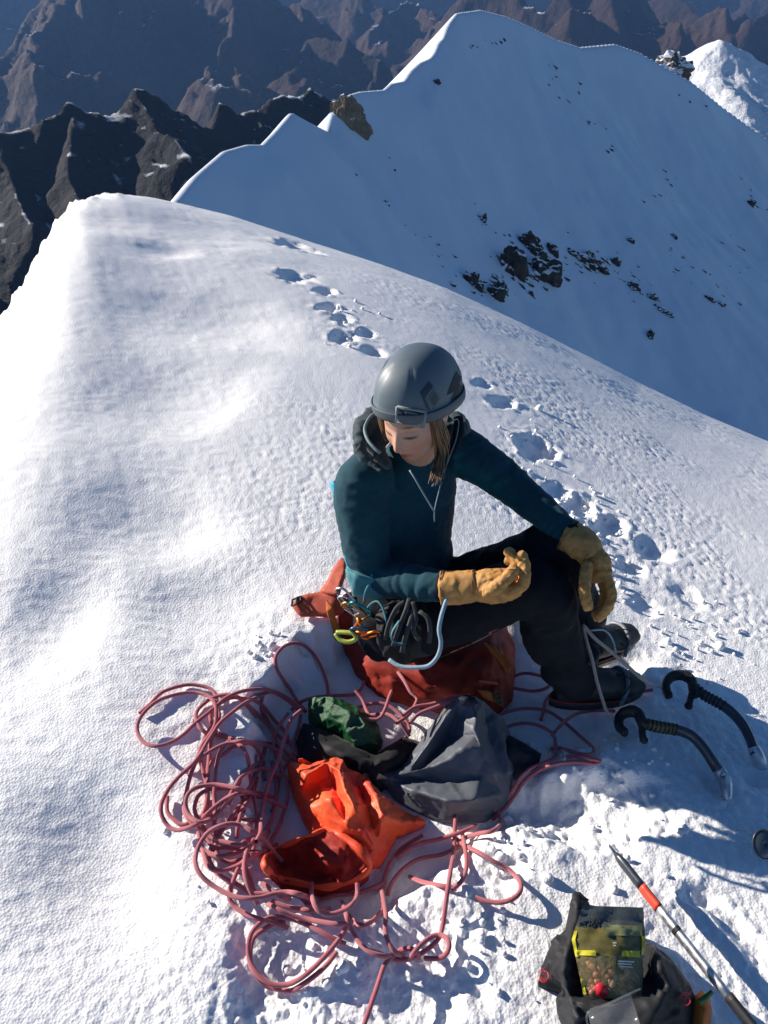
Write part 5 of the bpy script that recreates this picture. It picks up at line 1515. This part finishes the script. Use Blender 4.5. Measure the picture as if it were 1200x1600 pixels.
ice_axe('black ice axe with dark curved shaft, the farther of the two', [G(1046, 1090, .05), G(1040, 1072, .06), G(1048, 1058, .07), G(1066, 1055, .075), G(1080, 1063, .075), G(1084, 1078, .07), G(1088, 1088, .065)],
        [G(1082, 1080, .065), G(1078, 1095, .055), G(1076, 1103, .05)], [G(1082, 1072, .07), G(1100, 1086, .07), G(1122, 1098, .07), G(1142, 1112, .065), G(1160, 1132, .06), G(1172, 1155, .05), G(1180, 1180, .04)],
        [G(1177, 1168, .045), G(1184, 1184, .035), G(1190, 1200, .02)], (m_shaft,))
ice_axe('ice axe with olive-taped grip and bright metal shaft, the nearer one', [G(978, 1146, .04), G(967, 1134, .05), G(970, 1118, .06), G(986, 1111, .065), G(998, 1116, .065), G(1004, 1130, .06), G(1010, 1136, .055)],
        [G(1003, 1135, .055), G(1004, 1150, .045), G(1006, 1156, .04)], [G(1005, 1130, .06), G(1030, 1136, .06), G(1055, 1140, .06), G(1078, 1148, .058), G(1096, 1165, .052), G(1112, 1188, .045), G(1126, 1210, .04)],
        [G(1122, 1202, .042), G(1132, 1218, .035), G(1136, 1236, .025), G(1136, 1250, .01)], (m_shaft,), m_tape)

# ---- walking axe lying bottom right: spike, dark end, orange band, bare shaft
pole = thing('axe_shaft', 'straight silver axe shaft with dark spiked end and orange-red band', 'axe', G(1060, 1460))
A_ = G(962, 1334, .065); B_ = G(1196, 1630, .075)
def L_(t): return A_.lerp(B_, t)
dirp = (B_ - A_).normalized()
def seg_tube(t0, t1, r, mat, nm, taper=None):
    mb = MB(); pts = [L_(t0 + (t1 - t0) * i / 8) for i in range(9)]
    mb.tube(pts, taper or [(r, r * 0.72)] * 9, 18, up=UP)
    me = mb.mesh(nm); return part(nm, me, mat, pole)
seg_tube(0.0, 0.21, 0.0125, m_shaft, 'ferrule', [(0.0055, 0.005), (0.0105, 0.008), (0.0125, 0.0092), (0.0128, 0.0094), (0.0128, 0.0094), (0.0128, 0.0094), (0.0128, 0.0094), (0.0128, 0.0094), (0.0128, 0.0094)])
seg_tube(0.21, 0.335, 0.0136, m_redband, 'band')
seg_tube(0.325, 0.80, 0.0126, m_alu, 'shaft')
seg_tube(0.448, 0.470, 0.0134, m_rubber, 'tape_ring')
seg_tube(0.79, 1.0, 0.0138, m_rubber, 'grip')
mb = MB(); mb.tube([A_ - dirp * 0.042 + V3((0, 0, .004)), A_ - dirp * 0.02, A_ + dirp * 0.01], [0.0008, 0.0028, 0.0042], 8)
part('spike', mb.mesh('spike'), m_steel, pole)

# ---- black stuff sack with the sweets
m_pouch = fabric('black_softshell', (0.016, 0.017, 0.021), 0.62, 0.3, 14, 700, 0.25, 0.06)
m_redlogo = plain('red_print', (0.75, 0.03, 0.06), 0.5, 0, 0.1, 60)
sack = thing('black_sack', 'black fabric sack with red printed marks holding the sweets', 'sack', G(950, 1540))
me = drape('sack', [(840, 1536, .02), (846, 1510, .04), (856, 1488, .06), (868, 1470, .07), (886, 1448, .07), (892, 1418, .08), (899, 1396, .09), (906, 1394, .09), (914, 1402, .085), (922, 1414, .08), (960, 1420, .05), (1000, 1455, .04), (1012, 1472, .06), (1020, 1476, .07), (1040, 1490, .07), (1060, 1512, .06), (1078, 1538, .05), (1086, 1556, .04), (1084, 1580, .03), (1080, 1610, .02), (1070, 1680, .02), (900, 1680, .02), (886, 1610, .02), (872, 1580, .02), (868, 1560, .02), (876, 1548, .02)],
           [[(902, 1406, .095), (900, 1440, .11), (890, 1480, .12), (880, 1520, .10), (890, 1560, .07), (920, 1590, .06)], [(860, 1510, .06), (856, 1530, .04)], [(1022, 1482, .10), (1032, 1510, .12), (1046, 1540, .11), (1070, 1560, .07)], [(925, 1420, .05), (920, 1470, .04), (925, 1530, .04), (960, 1560, .04), (1000, 1530, .05), (1005, 1480, .045)], [(905, 1592, .09), (945, 1572, .10), (985, 1562, .09), (1030, 1570, .10), (1065, 1590, .06)], [(960, 1600, .07), (1000, 1610, .08)]],
           m_pouch, 8, 2, 0.005, 18, 0.004, 40, seed=12)
part('cloth', me, m_pouch, sack)
def stroke(nm, px, h, r, par=sack, mat=m_redlogo):
    mb = MB(); mb.tube(catmull([G(u, v, h) for u, v in px], 0.003), [(r, 0.0010)], 6, up=UP); part(nm, mb.mesh(nm), mat, par)
stroke('printed_mark', [(851, 1512), (846, 1519), (843, 1528), (847, 1534), (854, 1533), (857, 1527), (855, 1519), (849, 1517)], .062, 0.0024)
stroke('printed_mark', [(844, 1524), (848, 1531), (857, 1530)], .062, 0.0020)
stroke('printed_mark', [(1062, 1556), (1069, 1551), (1076, 1553), (1081, 1548)], .088, 0.0022)
stroke('printed_mark', [(1072, 1558), (1068, 1565), (1072, 1571), (1078, 1567), (1077, 1560), (1072, 1558)], .088, 0.0022)
stroke('printed_mark', [(1064, 1551), (1066, 1560)], .088, 0.0022)

# ---- bag of sweets: clear film with print, sweets inside
m_film, nt_, b_ = new_mat('clear_film')
b_.inputs['Base Color'].default_value = (0.45, 0.38, 0.18, 1); b_.inputs['Roughness'].default_value = 0.16
b_.inputs['Alpha'].default_value = 0.35
n_ = tex_noise(nt_, 50, 4, 0.6, dist=0.6); bump(nt_, b_, n_.outputs['Fac'], 0.6, 0.006)
m_olive = plain('olive_printed_film', (0.17, 0.145, 0.045), 0.3, 0, 0.35, 40, 0.3, 0.003)
m_yellow = plain('yellow_print', (0.62, 0.55, 0.03), 0.35, 0, 0.2, 60)
m_headr = plain('grey_header_film', (0.10, 0.115, 0.115), 0.3, 0, 0.25, 40, 0.3, 0.003)
m_print = plain('dark_print', (0.030, 0.034, 0.036), 0.5)
m_white = plain('white_print', (0.75, 0.75, 0.72), 0.5)
m_gel = [plain('pink_sweet', (0.40, 0.12, 0.085), 0.4, 0, 0.2, 90), plain('cola_sweet', (0.20, 0.085, 0.045), 0.35, 0, 0.3, 90), plain('pale_sweet', (0.55, 0.36, 0.24), 0.4, 0, 0.2, 90), plain('red_sweet', (0.68, 0.015, 0.035), 0.4, 0, 0.15, 90)]
bag = thing('sweet_bag', 'printed transparent bag of gummy sweets with yellow stripes, standing in the black sack', 'sweet bag', G(955, 1500))
def BQ(s, t, off=0.0):
    """s across 0..1, t down 0..1 on the bag's front, bulging"""
    a = Vector((911 + 0, 1415)); b = Vector((1005, 1419)); 
    top_l, top_r = (910, 1415), (1005, 1418); mid_l, mid_r = (893, 1468), (1008, 1470); bot_l, bot_r = (912, 1556), (1002, 1566)
    if t < 0.35: k = t / 0.35; l = [top_l[i] + (mid_l[i] - top_l[i]) * k for i in (0, 1)]; r = [top_r[i] + (mid_r[i] - top_r[i]) * k for i in (0, 1)]
    else: k = (t - 0.35) / 0.65; l = [mid_l[i] + (bot_l[i] - mid_l[i]) * k for i in (0, 1)]; r = [mid_r[i] + (bot_r[i] - mid_r[i]) * k for i in (0, 1)]
    u = l[0] + (r[0] - l[0]) * s; v = l[1] + (r[1] - l[1]) * s
    h = 0.155 - 0.075 * t + 0.020 * math.sin(math.pi * min(1, max(0, (t - 0.15) / 0.85))) * math.sin(math.pi * s) + off
    return G(u, v, h)
def bag_patch(nm, s0, s1, t0, t1, mat, off=0.0, n=10, wr=0.0036):
    V = [BQ(s0 + (s1 - s0) * i / n, t0 + (t1 - t0) * j / n, off) for i in range(n + 1) for j in range(n + 1)]
    Fs = [(i * (n + 1) + j, i * (n + 1) + j + 1, (i + 1) * (n + 1) + j + 1, (i + 1) * (n + 1) + j) for i in range(n) for j in range(n)]
    mb = MB(); mb.add(V, Fs); me = mb.mesh(nm)
    co = get_co(me); no = get_no(me)
    k = n3(co, 45, 3.0) + 0.6 * (1 - 2 * np.abs(n3(co, 80, 6.0)))
    set_co(me, co + np.array([0, -0.35, 0.93]) * (wr * k)[:, None])
    return part(nm, me, mat, bag)
bag_patch('header', 0, 1, 0.0, 0.22, m_headr, 0)
bag_patch('olive_print', 0.0, 1, 0.215, 0.53, m_olive, 0.0003, 14)
bag_patch('film', 0, 1, 0.525, 1.0, m_film, 0.0004, 14)
bag_patch('yellow_stripe', 0.03, 0.30, 0.47, 0.53, m_yellow, 0.0022)
bag_patch('yellow_stripe', 0.68, 0.93, 0.46, 0.525, m_yellow, 0.0022)
bag_patch('yellow_stripe', 0.0, 0.045, 0.26, 0.55, m_yellow, 0.0022)
bag_patch('yellow_stripe', 0.955, 1.0, 0.30, 0.50, m_yellow, 0.0022)
bag_patch('pale_panel', 0.44, 0.96, 0.19, 0.30, plain('pale_olive_print', (0.27, 0.28, 0.13), 0.35, 0, 0.3, 50), 0.0020)
bag_patch('backing', 0.02, 0.98, 0.30, 1.0, m_print, -0.028, 10)
bag_patch('edge', 0.0, 0.05, 0.80, 0.98, m_yellow, 0.0022)
bag_patch('small_print', 0.62, 0.86, 0.57, 0.585, m_white, 0.003, 6, 0.0015); bag_patch('small_print', 0.62, 0.82, 0.60, 0.612, m_white, 0.003, 6, 0.0015); bag_patch('small_print', 0.64, 0.84, 0.63, 0.64, m_white, 0.003, 6, 0.0015)
bag_patch('small_print', 0.56, 0.61, 0.37, 0.385, m_white, 0.003, 4, 0.001); bag_patch('small_print', 0.56, 0.60, 0.40, 0.412, m_white, 0.003, 4, 0.001)
# lettering on the header: the letters that can be read
def letter(strokes, s0, t0, w, h):
    mb = MB()
    for L in strokes: mb.tube([BQ(s0 + w * a, t0 + h * b, 0.0025) for a, b in L], [(0.0008, 0.0004)], 5, up=UP)
    part('printed_letter', mb.mesh('letter'), m_print, bag)
letters = {'A': [[(0, 1), (0.5, 0), (1, 1)], [(0.2, 0.65), (0.8, 0.65)]], 'R': [[(0, 1), (0, 0)], [(0, 0), (0.8, 0.05), (0.8, 0.45), (0, 0.5)], [(0.4, 0.5), (0.9, 1)]], 'I': [[(0.5, 0), (0.5, 1)]],
           'B': [[(0, 1), (0, 0)], [(0, 0), (0.8, 0.1), (0.7, 0.45), (0, 0.5)], [(0, 0.5), (0.9, 0.6), (0.8, 0.95), (0, 1)]], 'O': [[(0.5, 0), (0, 0.5), (0.5, 1), (1, 0.5), (0.5, 0)]]}
for i, ch in enumerate('ARIBO'): letter(letters[ch], 0.03 + i * 0.066, 0.125, 0.044, 0.085)
random.seed(21)
for i in range(26):
    s = random.uniform(0.10, 0.88); t = random.uniform(0.58, 0.92)
    c = BQ(s, t, -0.012 - random.random() * 0.006)
    mb = MB(); R3 = Matrix.Rotation(random.random() * 6, 3, 'Z') @ Matrix.Rotation(random.random() * 2, 3, 'X')
    mb.blob(c - R3 @ V3((0.006, 0, 0)), (0.009, 0.007, 0.006), 10, 7, R3); mb.blob(c + R3 @ V3((0.007, 0, 0)), (0.007, 0.006, 0.0055), 10, 7, R3)
    part('gummy_sweet', mb.mesh('gummy'), m_gel[0 if s < 0.5 and i % 3 else (i % 3)], bag)
hx = [BQ(0.32 + 0.115 * math.cos(rad(30 + 60 * k)), 0.915 + 0.085 * math.sin(rad(30 + 60 * k)), 0.001) for k in range(6)]
mb = MB(); mb.plate(hx, 0.004); part('red_sweet', mb.mesh('red'), m_gel[3], bag)
# clear tray edge in front of the bag
mb = MB()
mb.tube(catmull([G(920, 1610, .09), G(918, 1582, .115), G(950, 1568, .12), G(985, 1552, .12), G(1000, 1545, .115)], 0.01), 0.0016, 6)
V = [G(918, 1582, .115), G(950, 1568, .12), G(985, 1552, .12), G(1000, 1600, .11), G(930, 1630, .10)]
mb.plate(V, 0.0012)
m_clear, nt_, b_ = new_mat('clear_plastic'); b_.inputs['Base Color'].default_value = (0.7, 0.72, 0.75, 1); b_.inputs['Alpha'].default_value = 0.10; b_.inputs['Roughness'].default_value = 0.12
n_ = tex_noise(nt_, 30, 3, 0.5); bump(nt_, b_, n_.outputs['Fac'], 0.2, 0.004)
tag(link_obj('clear_wrapper', mb.mesh('wrapper'), m_clear), 'clear plastic wrapper in front of the sweet bag', 'wrapper')

# ---- bits by the sack: green tab and orange wrapper
me = drape('orange_wrap', [(1082, 1556, .03), (1098, 1548, .04), (1110, 1562, .03), (1112, 1590, .02), (1100, 1640, .01), (1084, 1640, .02)], [[(1096, 1562, .05), (1100, 1600, .04)]], m_packor, 3, 1, 0.003, 30, 0.003, 60, seed=15)
tag(link_obj('orange_wrapper', me, m_packor), 'small orange wrapper beside the black sack', 'wrapper')
mb = MB(); mb.plate([G(1090, 1562, .06), G(1110, 1546, .065), G(1115, 1552, .06), G(1096, 1572, .055)], 0.003)
tag(link_obj('green_tab', mb.mesh('tab'), plain('green_plastic', (0.03, 0.16, 0.03), 0.4)), 'small green plastic tab on the orange wrapper', 'tab')

# ---- sunglasses at the right edge
sg = thing('sunglasses', 'dark round sunglasses with thin wire arm at the right edge', 'sunglasses', G(1185, 1318))
m_lens = plain('dark_lens', (0.055, 0.075, 0.10), 0.12, 0, 0.1, 30, 0.0)
mb = MB()
cc = G(1194, 1319, .045); ex = (G(1200, 1318, .045) - G(1170, 1318, .045)).normalized(); ey = V3((0.0, 0.75, 0.66))
V = [cc]; Fs = []
for j in range(1, 6):
    for k in range(24):
        r = j / 5; t = 2 * math.pi * k / 24
        V.append(cc + ex * (0.027 * r * math.cos(t)) + ey * (0.032 * r * math.sin(t)) + ex.cross(ey) * (0.006 * (1 - r * r)))
Fs += [(0, 1 + k, 1 + (k + 1) % 24) for k in range(24)]
for j in range(4):
    for k in range(24): a = 1 + j * 24 + k; b = 1 + j * 24 + (k + 1) % 24; Fs.append((a, a + 24, b + 24, b))
mb.add(V, Fs); part('lens', mb.mesh('lens'), m_lens, sg)
rimv = [cc + ex * (0.027 * math.cos(2 * math.pi * k / 24)) + ey * (0.032 * math.sin(2 * math.pi * k / 24)) for k in range(25)]
mb = MB(); mb.tube(rimv, 0.0018, 6, caps=False); part('rim', mb.mesh('rim'), m_shaft, sg)
c2 = cc + ex * 0.066 + V3((0, -0.01, 0.0))
V2 = [c2 + (Vector(p) - cc) for p in V]
mb = MB(); mb.add(V2, Fs); part('lens', mb.mesh('lens2'), m_lens, sg)
mb = MB(); mb.tube([p + (c2 - cc) for p in rimv], 0.0018, 6, caps=False); part('rim', mb.mesh('rim2'), m_shaft, sg)
mb = MB(); mb.tube(catmull([cc + ex * 0.027, cc + ex * 0.033 + UP * 0.004, c2 - ex * 0.027], 0.004), 0.0016, 6); part('bridge', mb.mesh('bridge'), m_shaft, sg)
mb = MB(); mb.tube(catmull([cc - ex * 0.026 + ey * 0.006, G(1160, 1305, .05), G(1150, 1297, .04), G(1153, 1297, .04), G(1180, 1298, .03), G(1215, 1300, .02)], 0.006), 0.0012, 6)
part('wire_arm', mb.mesh('arm'), m_steel, sg)

# ---- crumb of food in the right glove
mb = MB(); mb.blob(P(799, 888, 1.765), (0.007, 0.006, 0.010), 14, 10); mb.blob(P(803, 894, 1.762), (0.006, 0.006, 0.007), 12, 8)
me = fuse(mb, 0.0018, 1); displace(me, lambda co, no: 0.002 * n3(co, 200, 3.0))
tag(link_obj('food_morsel', me, plain('pale_biscuit', (0.70, 0.58, 0.46), 0.8, 0, 0.3, 200)), 'pale crumbly morsel pinched in the yellow glove', 'food')
# ================================================================== ROCKS ON THE SNOW PEAK, LOOSE SNOW, AIR
def hit(u, v, fn, r0, r1, n=4000):
    r = ray(u, v); hor = math.hypot(r.x, r.y)
    R = np.linspace(r0, r1, n)
    X = r.x / hor * R; Y = r.y / hor * R; Zr = CAM_H + r.z / hor * R
    Zt = fn(X, Y)
    i = np.argmax(Zr <= Zt)
    if not (Zr <= Zt).any(): return None
    return V3((X[i], Y[i], Zr[i]))
m_rock, nt_, b_ = new_mat('alpine_rock')
n_ = tex_noise(nt_, 0.5, 7, 0.65)
r_ = ramp(nt_, n_.outputs['Fac'], [(0.35, (0.020, 0.020, 0.023)), (0.6, (0.065, 0.056, 0.048)), (0.75, (0.13, 0.105, 0.08))])
geo = nt_.nodes.new('ShaderNodeNewGeometry'); sep = nt_.nodes.new('ShaderNodeSeparateXYZ'); lnk(nt_, geo.outputs['Normal'], sep.inputs['Vector'])
n2_ = tex_noise(nt_, 0.9, 5, 0.6)
ad_ = nt_.nodes.new('ShaderNodeMath'); ad_.operation = 'MULTIPLY_ADD'; lnk(nt_, n2_.outputs['Fac'], ad_.inputs[0]); ad_.inputs[1].default_value = 0.7; lnk(nt_, sep.outputs['Z'], ad_.inputs[2])
fr_ = ramp(nt_, ad_.outputs[0], [(0.93, 0.0), (0.99, 1.0)])
lnk(nt_, mix_rgb(nt_, fr_.outputs['Color'], r_.outputs['Color'], (0.8, 0.83, 0.88)), b_.inputs['Base Color'])
b_.inputs['Roughness'].default_value = 0.85
bump(nt_, b_, tex_noise(nt_, 2.5, 7, 0.65).outputs['Fac'], 0.8, 0.4)

def rock_mesh(center, half_u, half_v, depth, seed, sub_=3, tilt=0.0):
    """angular boulder: wide half_u, tall half_v, standing out of the slope by depth"""
    bm = bmesh.new(); bmesh.ops.create_icosphere(bm, subdivisions=sub_, radius=1.0)
    for v in bm.verts:
        d = v.co.normalized()
        q = mnoise.noise(d * 1.4 + V3((seed, seed * 2, 0))) * 0.55 + (1 - 2 * abs(mnoise.noise(d * 3.1 + V3((seed, 0, seed))))) * 0.22 + mnoise.cell(d * 2.3 + V3((seed, 1, 0))) * 0.16
        p = d * (1 + q)
        c, s = math.cos(tilt), math.sin(tilt)
        x, z = p.x * half_u, p.z * half_v
        v.co = center + V3((x * c - z * s, p.y * depth, x * s + z * c))
    me = bpy.data.meshes.new('rock'); bm.to_mesh(me); bm.free()
    return me
m_crag_sunlit = rock_snow('sunlit_brown_crag', (0.13, 0.10, 0.075), (0.36, 0.28, 0.20), 0.5, 0.35, bdist=0.5)  # brown rock made lighter than alpine_rock: sunshine is put into its colour
ROCKS = [  # u, v, half-width px, half-height px, tilt, label
 (800, 425, 20, 30, 20, 'brown-faced rock outcrop, left half of the largest crag on the snow face'),
 (848, 432, 24, 26, -20, 'dark rock outcrop, right half of the largest crag on the snow face'),
 (826, 388, 14, 18, 30, 'dark rock rib crowning the largest crag on the snow face'),
 (735, 443, 16, 14, -20, 'dark rock outcrop just above the near snow skyline'),
 (775, 462, 15, 16, -30, 'dark rock outcrop on the skyline between two larger crags'),
 (862, 395, 9, 12, 10, 'small dark rock right of the crag\'s top'),
 (922, 411, 24, 11, -24, 'long dark slanting rock band right of the largest crag'),
 (893, 397, 8, 7, -20, 'small dark rock at the upper end of the slanting band'),
 (960, 412, 8, 8, 0, 'small dark rock right of the slanting band'),
 (990, 450, 10, 7, -45, 'dark rock at the head of the descending chain of rocks'),
 (1018, 466, 8, 6, -45, 'dark rock in the middle of the descending chain'),
 (1035, 487, 9, 5, -20, 'dark rock at the foot of the descending chain'),
 (1046, 494, 6, 4, -20, 'lowest small rock of the descending chain'),
 (1014, 526, 6, 10, -25, 'single grey boulder alone on the smooth lower snow'),
 (1108, 468, 8, 5, -30, 'small dark rock far right on the snow face'),
 (1125, 476, 8, 4, -10, 'lowest dark rock at the far right of the snow face'),
 (1172, 320, 6, 7, -40, 'small dark rock high at the right edge of the face'),
 (984, 377, 7, 5, 20, 'small dark rock below the upper right snow face'),
 (1052, 371, 6, 5, -30, 'small dark rock in the upper right snow slope'),
 (682, 130, 5, 5, -40, 'lone small rock below the summit ridge'),
 (754, 345, 5, 8, -20, 'small thin rock in the centre of the snow face'),
 (544, 190, 26, 23, -30, 'sunlit brown crag breaking the left ridge of the snow peak'),
]
for i, (u, v, hu_, hv_, tl, lab) in enumerate(ROCKS):
    c = hit(u, v, peak_fn, 60, 600)
    if c is None: c = PR(u, v, 158)
    dist = (c - CAM).dot(V3((0, CP, -SP)))
    a = hu_ / F * dist; b = hv_ / F * dist
    o = link_obj('rock_outcrop', rock_mesh(V3((0, 0, 0)), a * 1.05, b * 1.05, max(a, b) * (0.35 if 'sunlit' in lab else 0.6), i * 3.7 + 1, 4 if hu_ > 12 else 3, rad(tl)), m_crag_sunlit if 'sunlit' in lab else m_rock, smooth=False)
    o.location = c + (c - CAM).normalized() * max(a, b) * (0.0 if 'sunlit' in lab else 0.25)
    tag(o, lab, 'rock', 'rocks on the snow face')
c = PR(1052, 112, 760)
o = link_obj('rock_outcrop', rock_mesh(V3((0, 0, 0)), 20 / F * 760, 17 / F * 760, 9, 91.3, 4, rad(-25)), rock_snow('spire_rock', (0.05, 0.042, 0.038), (0.14, 0.11, 0.09), 0.75, 0.12, bdist=1.5), smooth=False)
o.location = c
tag(o, 'snow-dusted rock spires on the skyline left of the sunlit summit', 'rock', 'rocks on the snow face')
# specks of rock too small to pick apart
random.seed(5)
pts = []
for (u0, v0, n, su, sv, slope) in ((760, 70, 9, 20, 6, -.2), (865, 110, 6, 20, 20, .5), (880, 135, 5, 12, 14, 0.5), (925, 190, 6, 14, 10, .5), (955, 235, 5, 14, 6, .3), (1035, 265, 5, 12, 12, .6), (1085, 155, 4, 14, 12, .2), (755, 345, 8, 8, 22, .6), (720, 425, 14, 30, 14, .4), (830, 410, 26, 40, 40, .2), (900, 420, 10, 30, 14, .3), (975, 425, 22, 40, 24, .5), (1000, 445, 20, 24, 24, .8), (1065, 410, 10, 20, 22, .5), (1110, 450, 12, 26, 26, .5), (1150, 390, 8, 24, 30, .5), (1170, 310, 6, 8, 18, .8), (610, 250, 6, 8, 18, .6), (612, 318, 5, 8, 10, 0), (650, 360, 6, 14, 10, .3), (690, 390, 6, 14, 8, .3), (550, 275, 3, 6, 6, 0), (1020, 300, 5, 20, 20, .3)):
    for k in range(n):
        du = random.gauss(0, su); pts.append((u0 + du, v0 + du * slope + random.gauss(0, sv * 0.6)))
big = [(random.gauss(828, 26), random.gauss(425, 24), random.uniform(3, 7)) for _ in range(34)] + [(random.gauss(925, 18), random.gauss(412, 7), random.uniform(3, 6)) for _ in range(10)] + [(random.gauss(755, 24), random.gauss(452, 9), random.uniform(3, 6)) for _ in range(14)]
sm = MB()
for (u, v, *sz) in pts + big:
    c = hit(u, v, peak_fn, 60, 600, 1200)
    if c is None: continue
    dist = (c - CAM).length; s = (sz[0] if sz else random.uniform(0.9, 3.0)) / F * dist
    bm = bmesh.new(); bmesh.ops.create_icosphere(bm, subdivisions=1, radius=1.0)
    sd = random.random() * 50
    for w in bm.verts:
        k = 1 + 0.7 * mnoise.noise(w.co * 1.3 + V3((sd, 0, 0)))
        w.co = c + V3((w.co.x * s * 1.3 * k, w.co.y * s * k, w.co.z * s * 0.9 * k + w.co.x * s * -0.5))
    bm.verts.index_update(); sm.add([w.co.copy() for w in bm.verts], [[w.index for w in f.verts] for f in bm.faces]); bm.free()
o = link_obj('rock_specks', sm.mesh('specks'), m_rock, smooth=False)
tag(o, 'tiny dark rock specks scattered over the shaded snow face', 'rocks', kind='stuff')

# loose crumbs of snow round the seat and the track
random.seed(11)
cm = MB()
zones = [(950, 1200, 60, 30, 30), (880, 1175, 40, 12, 40), (1040, 1310, 110, 60, 14), (760, 1450, 60, 90, 22), (520, 1520, 70, 60, 26), (930, 900, 60, 60, 60), (900, 800, 60, 50, 50), (840, 700, 50, 60, 30), (550, 500, 40, 40, 30), (410, 1010, 50, 30, 24), (330, 1330, 60, 90, 20), (1080, 1000, 70, 60, 50), (800, 1330, 40, 40, 20)]
for (u0, v0, su, sv, n) in zones:
    for k in range(n):
        u, v = random.gauss(u0, su * 0.6), random.gauss(v0, sv * 0.6)
        if not (-50 < u < 1250 and 330 < v < 1650): continue
        p = G(u, v, 0.0)
        s = abs(random.gauss(0, 0.005)) + 0.002
        bm = bmesh.new(); bmesh.ops.create_icosphere(bm, subdivisions=2, radius=1.0)
        sd = random.random() * 90
        for w in bm.verts:
            kk = 1 + 0.55 * mnoise.noise(w.co * 1.8 + V3((sd, 0, 0)))
            w.co = p + w.co * (s * kk) + V3((0, 0, s * 0.3 + 0.003))
        bm.verts.index_update(); cm.add([w.co.copy() for w in bm.verts], [[w.index for w in f.verts] for f in bm.faces]); bm.free()
o = link_obj('snow_crumbs', cm.mesh('crumbs'), snow_near)
tag(o, 'loose crumbs of broken snow scattered round the seat and footprints', 'snow', kind='stuff')

# the air over the valleys
mb = MB()
x0, x1, y0, y1, z0, z1 = -16000, 16000, -200, 16500, -4300, 12.0
mb.add([(x0, y0, z0), (x1, y0, z0), (x1, y1, z0), (x0, y1, z0), (x0, y0, z1), (x1, y0, z1), (x1, y1, z1), (x0, y1, z1)], [(0, 3, 2, 1), (4, 5, 6, 7), (0, 1, 5, 4), (1, 2, 6, 5), (2, 3, 7, 6), (3, 0, 4, 7)])
m_haze = bpy.data.materials.new('haze'); m_haze.use_nodes = True
nt_ = m_haze.node_tree; nt_.nodes.remove(nt_.nodes['Principled BSDF'])
pv = nt_.nodes.new('ShaderNodeVolumePrincipled')
pv.inputs['Color'].default_value = (0.22, 0.45, 0.95, 1)
pv.inputs['Density'].default_value = 0.000028
pv.inputs['Anisotropy'].default_value = 0.2
lnk(nt_, pv.outputs['Volume'], nt_.nodes['Material Output'].inputs['Volume'])
o = link_obj('haze', mb.mesh('haze'), m_haze, smooth=False)
tag(o, 'thin blue haze over the valleys and far mountains', 'haze', kind='stuff')
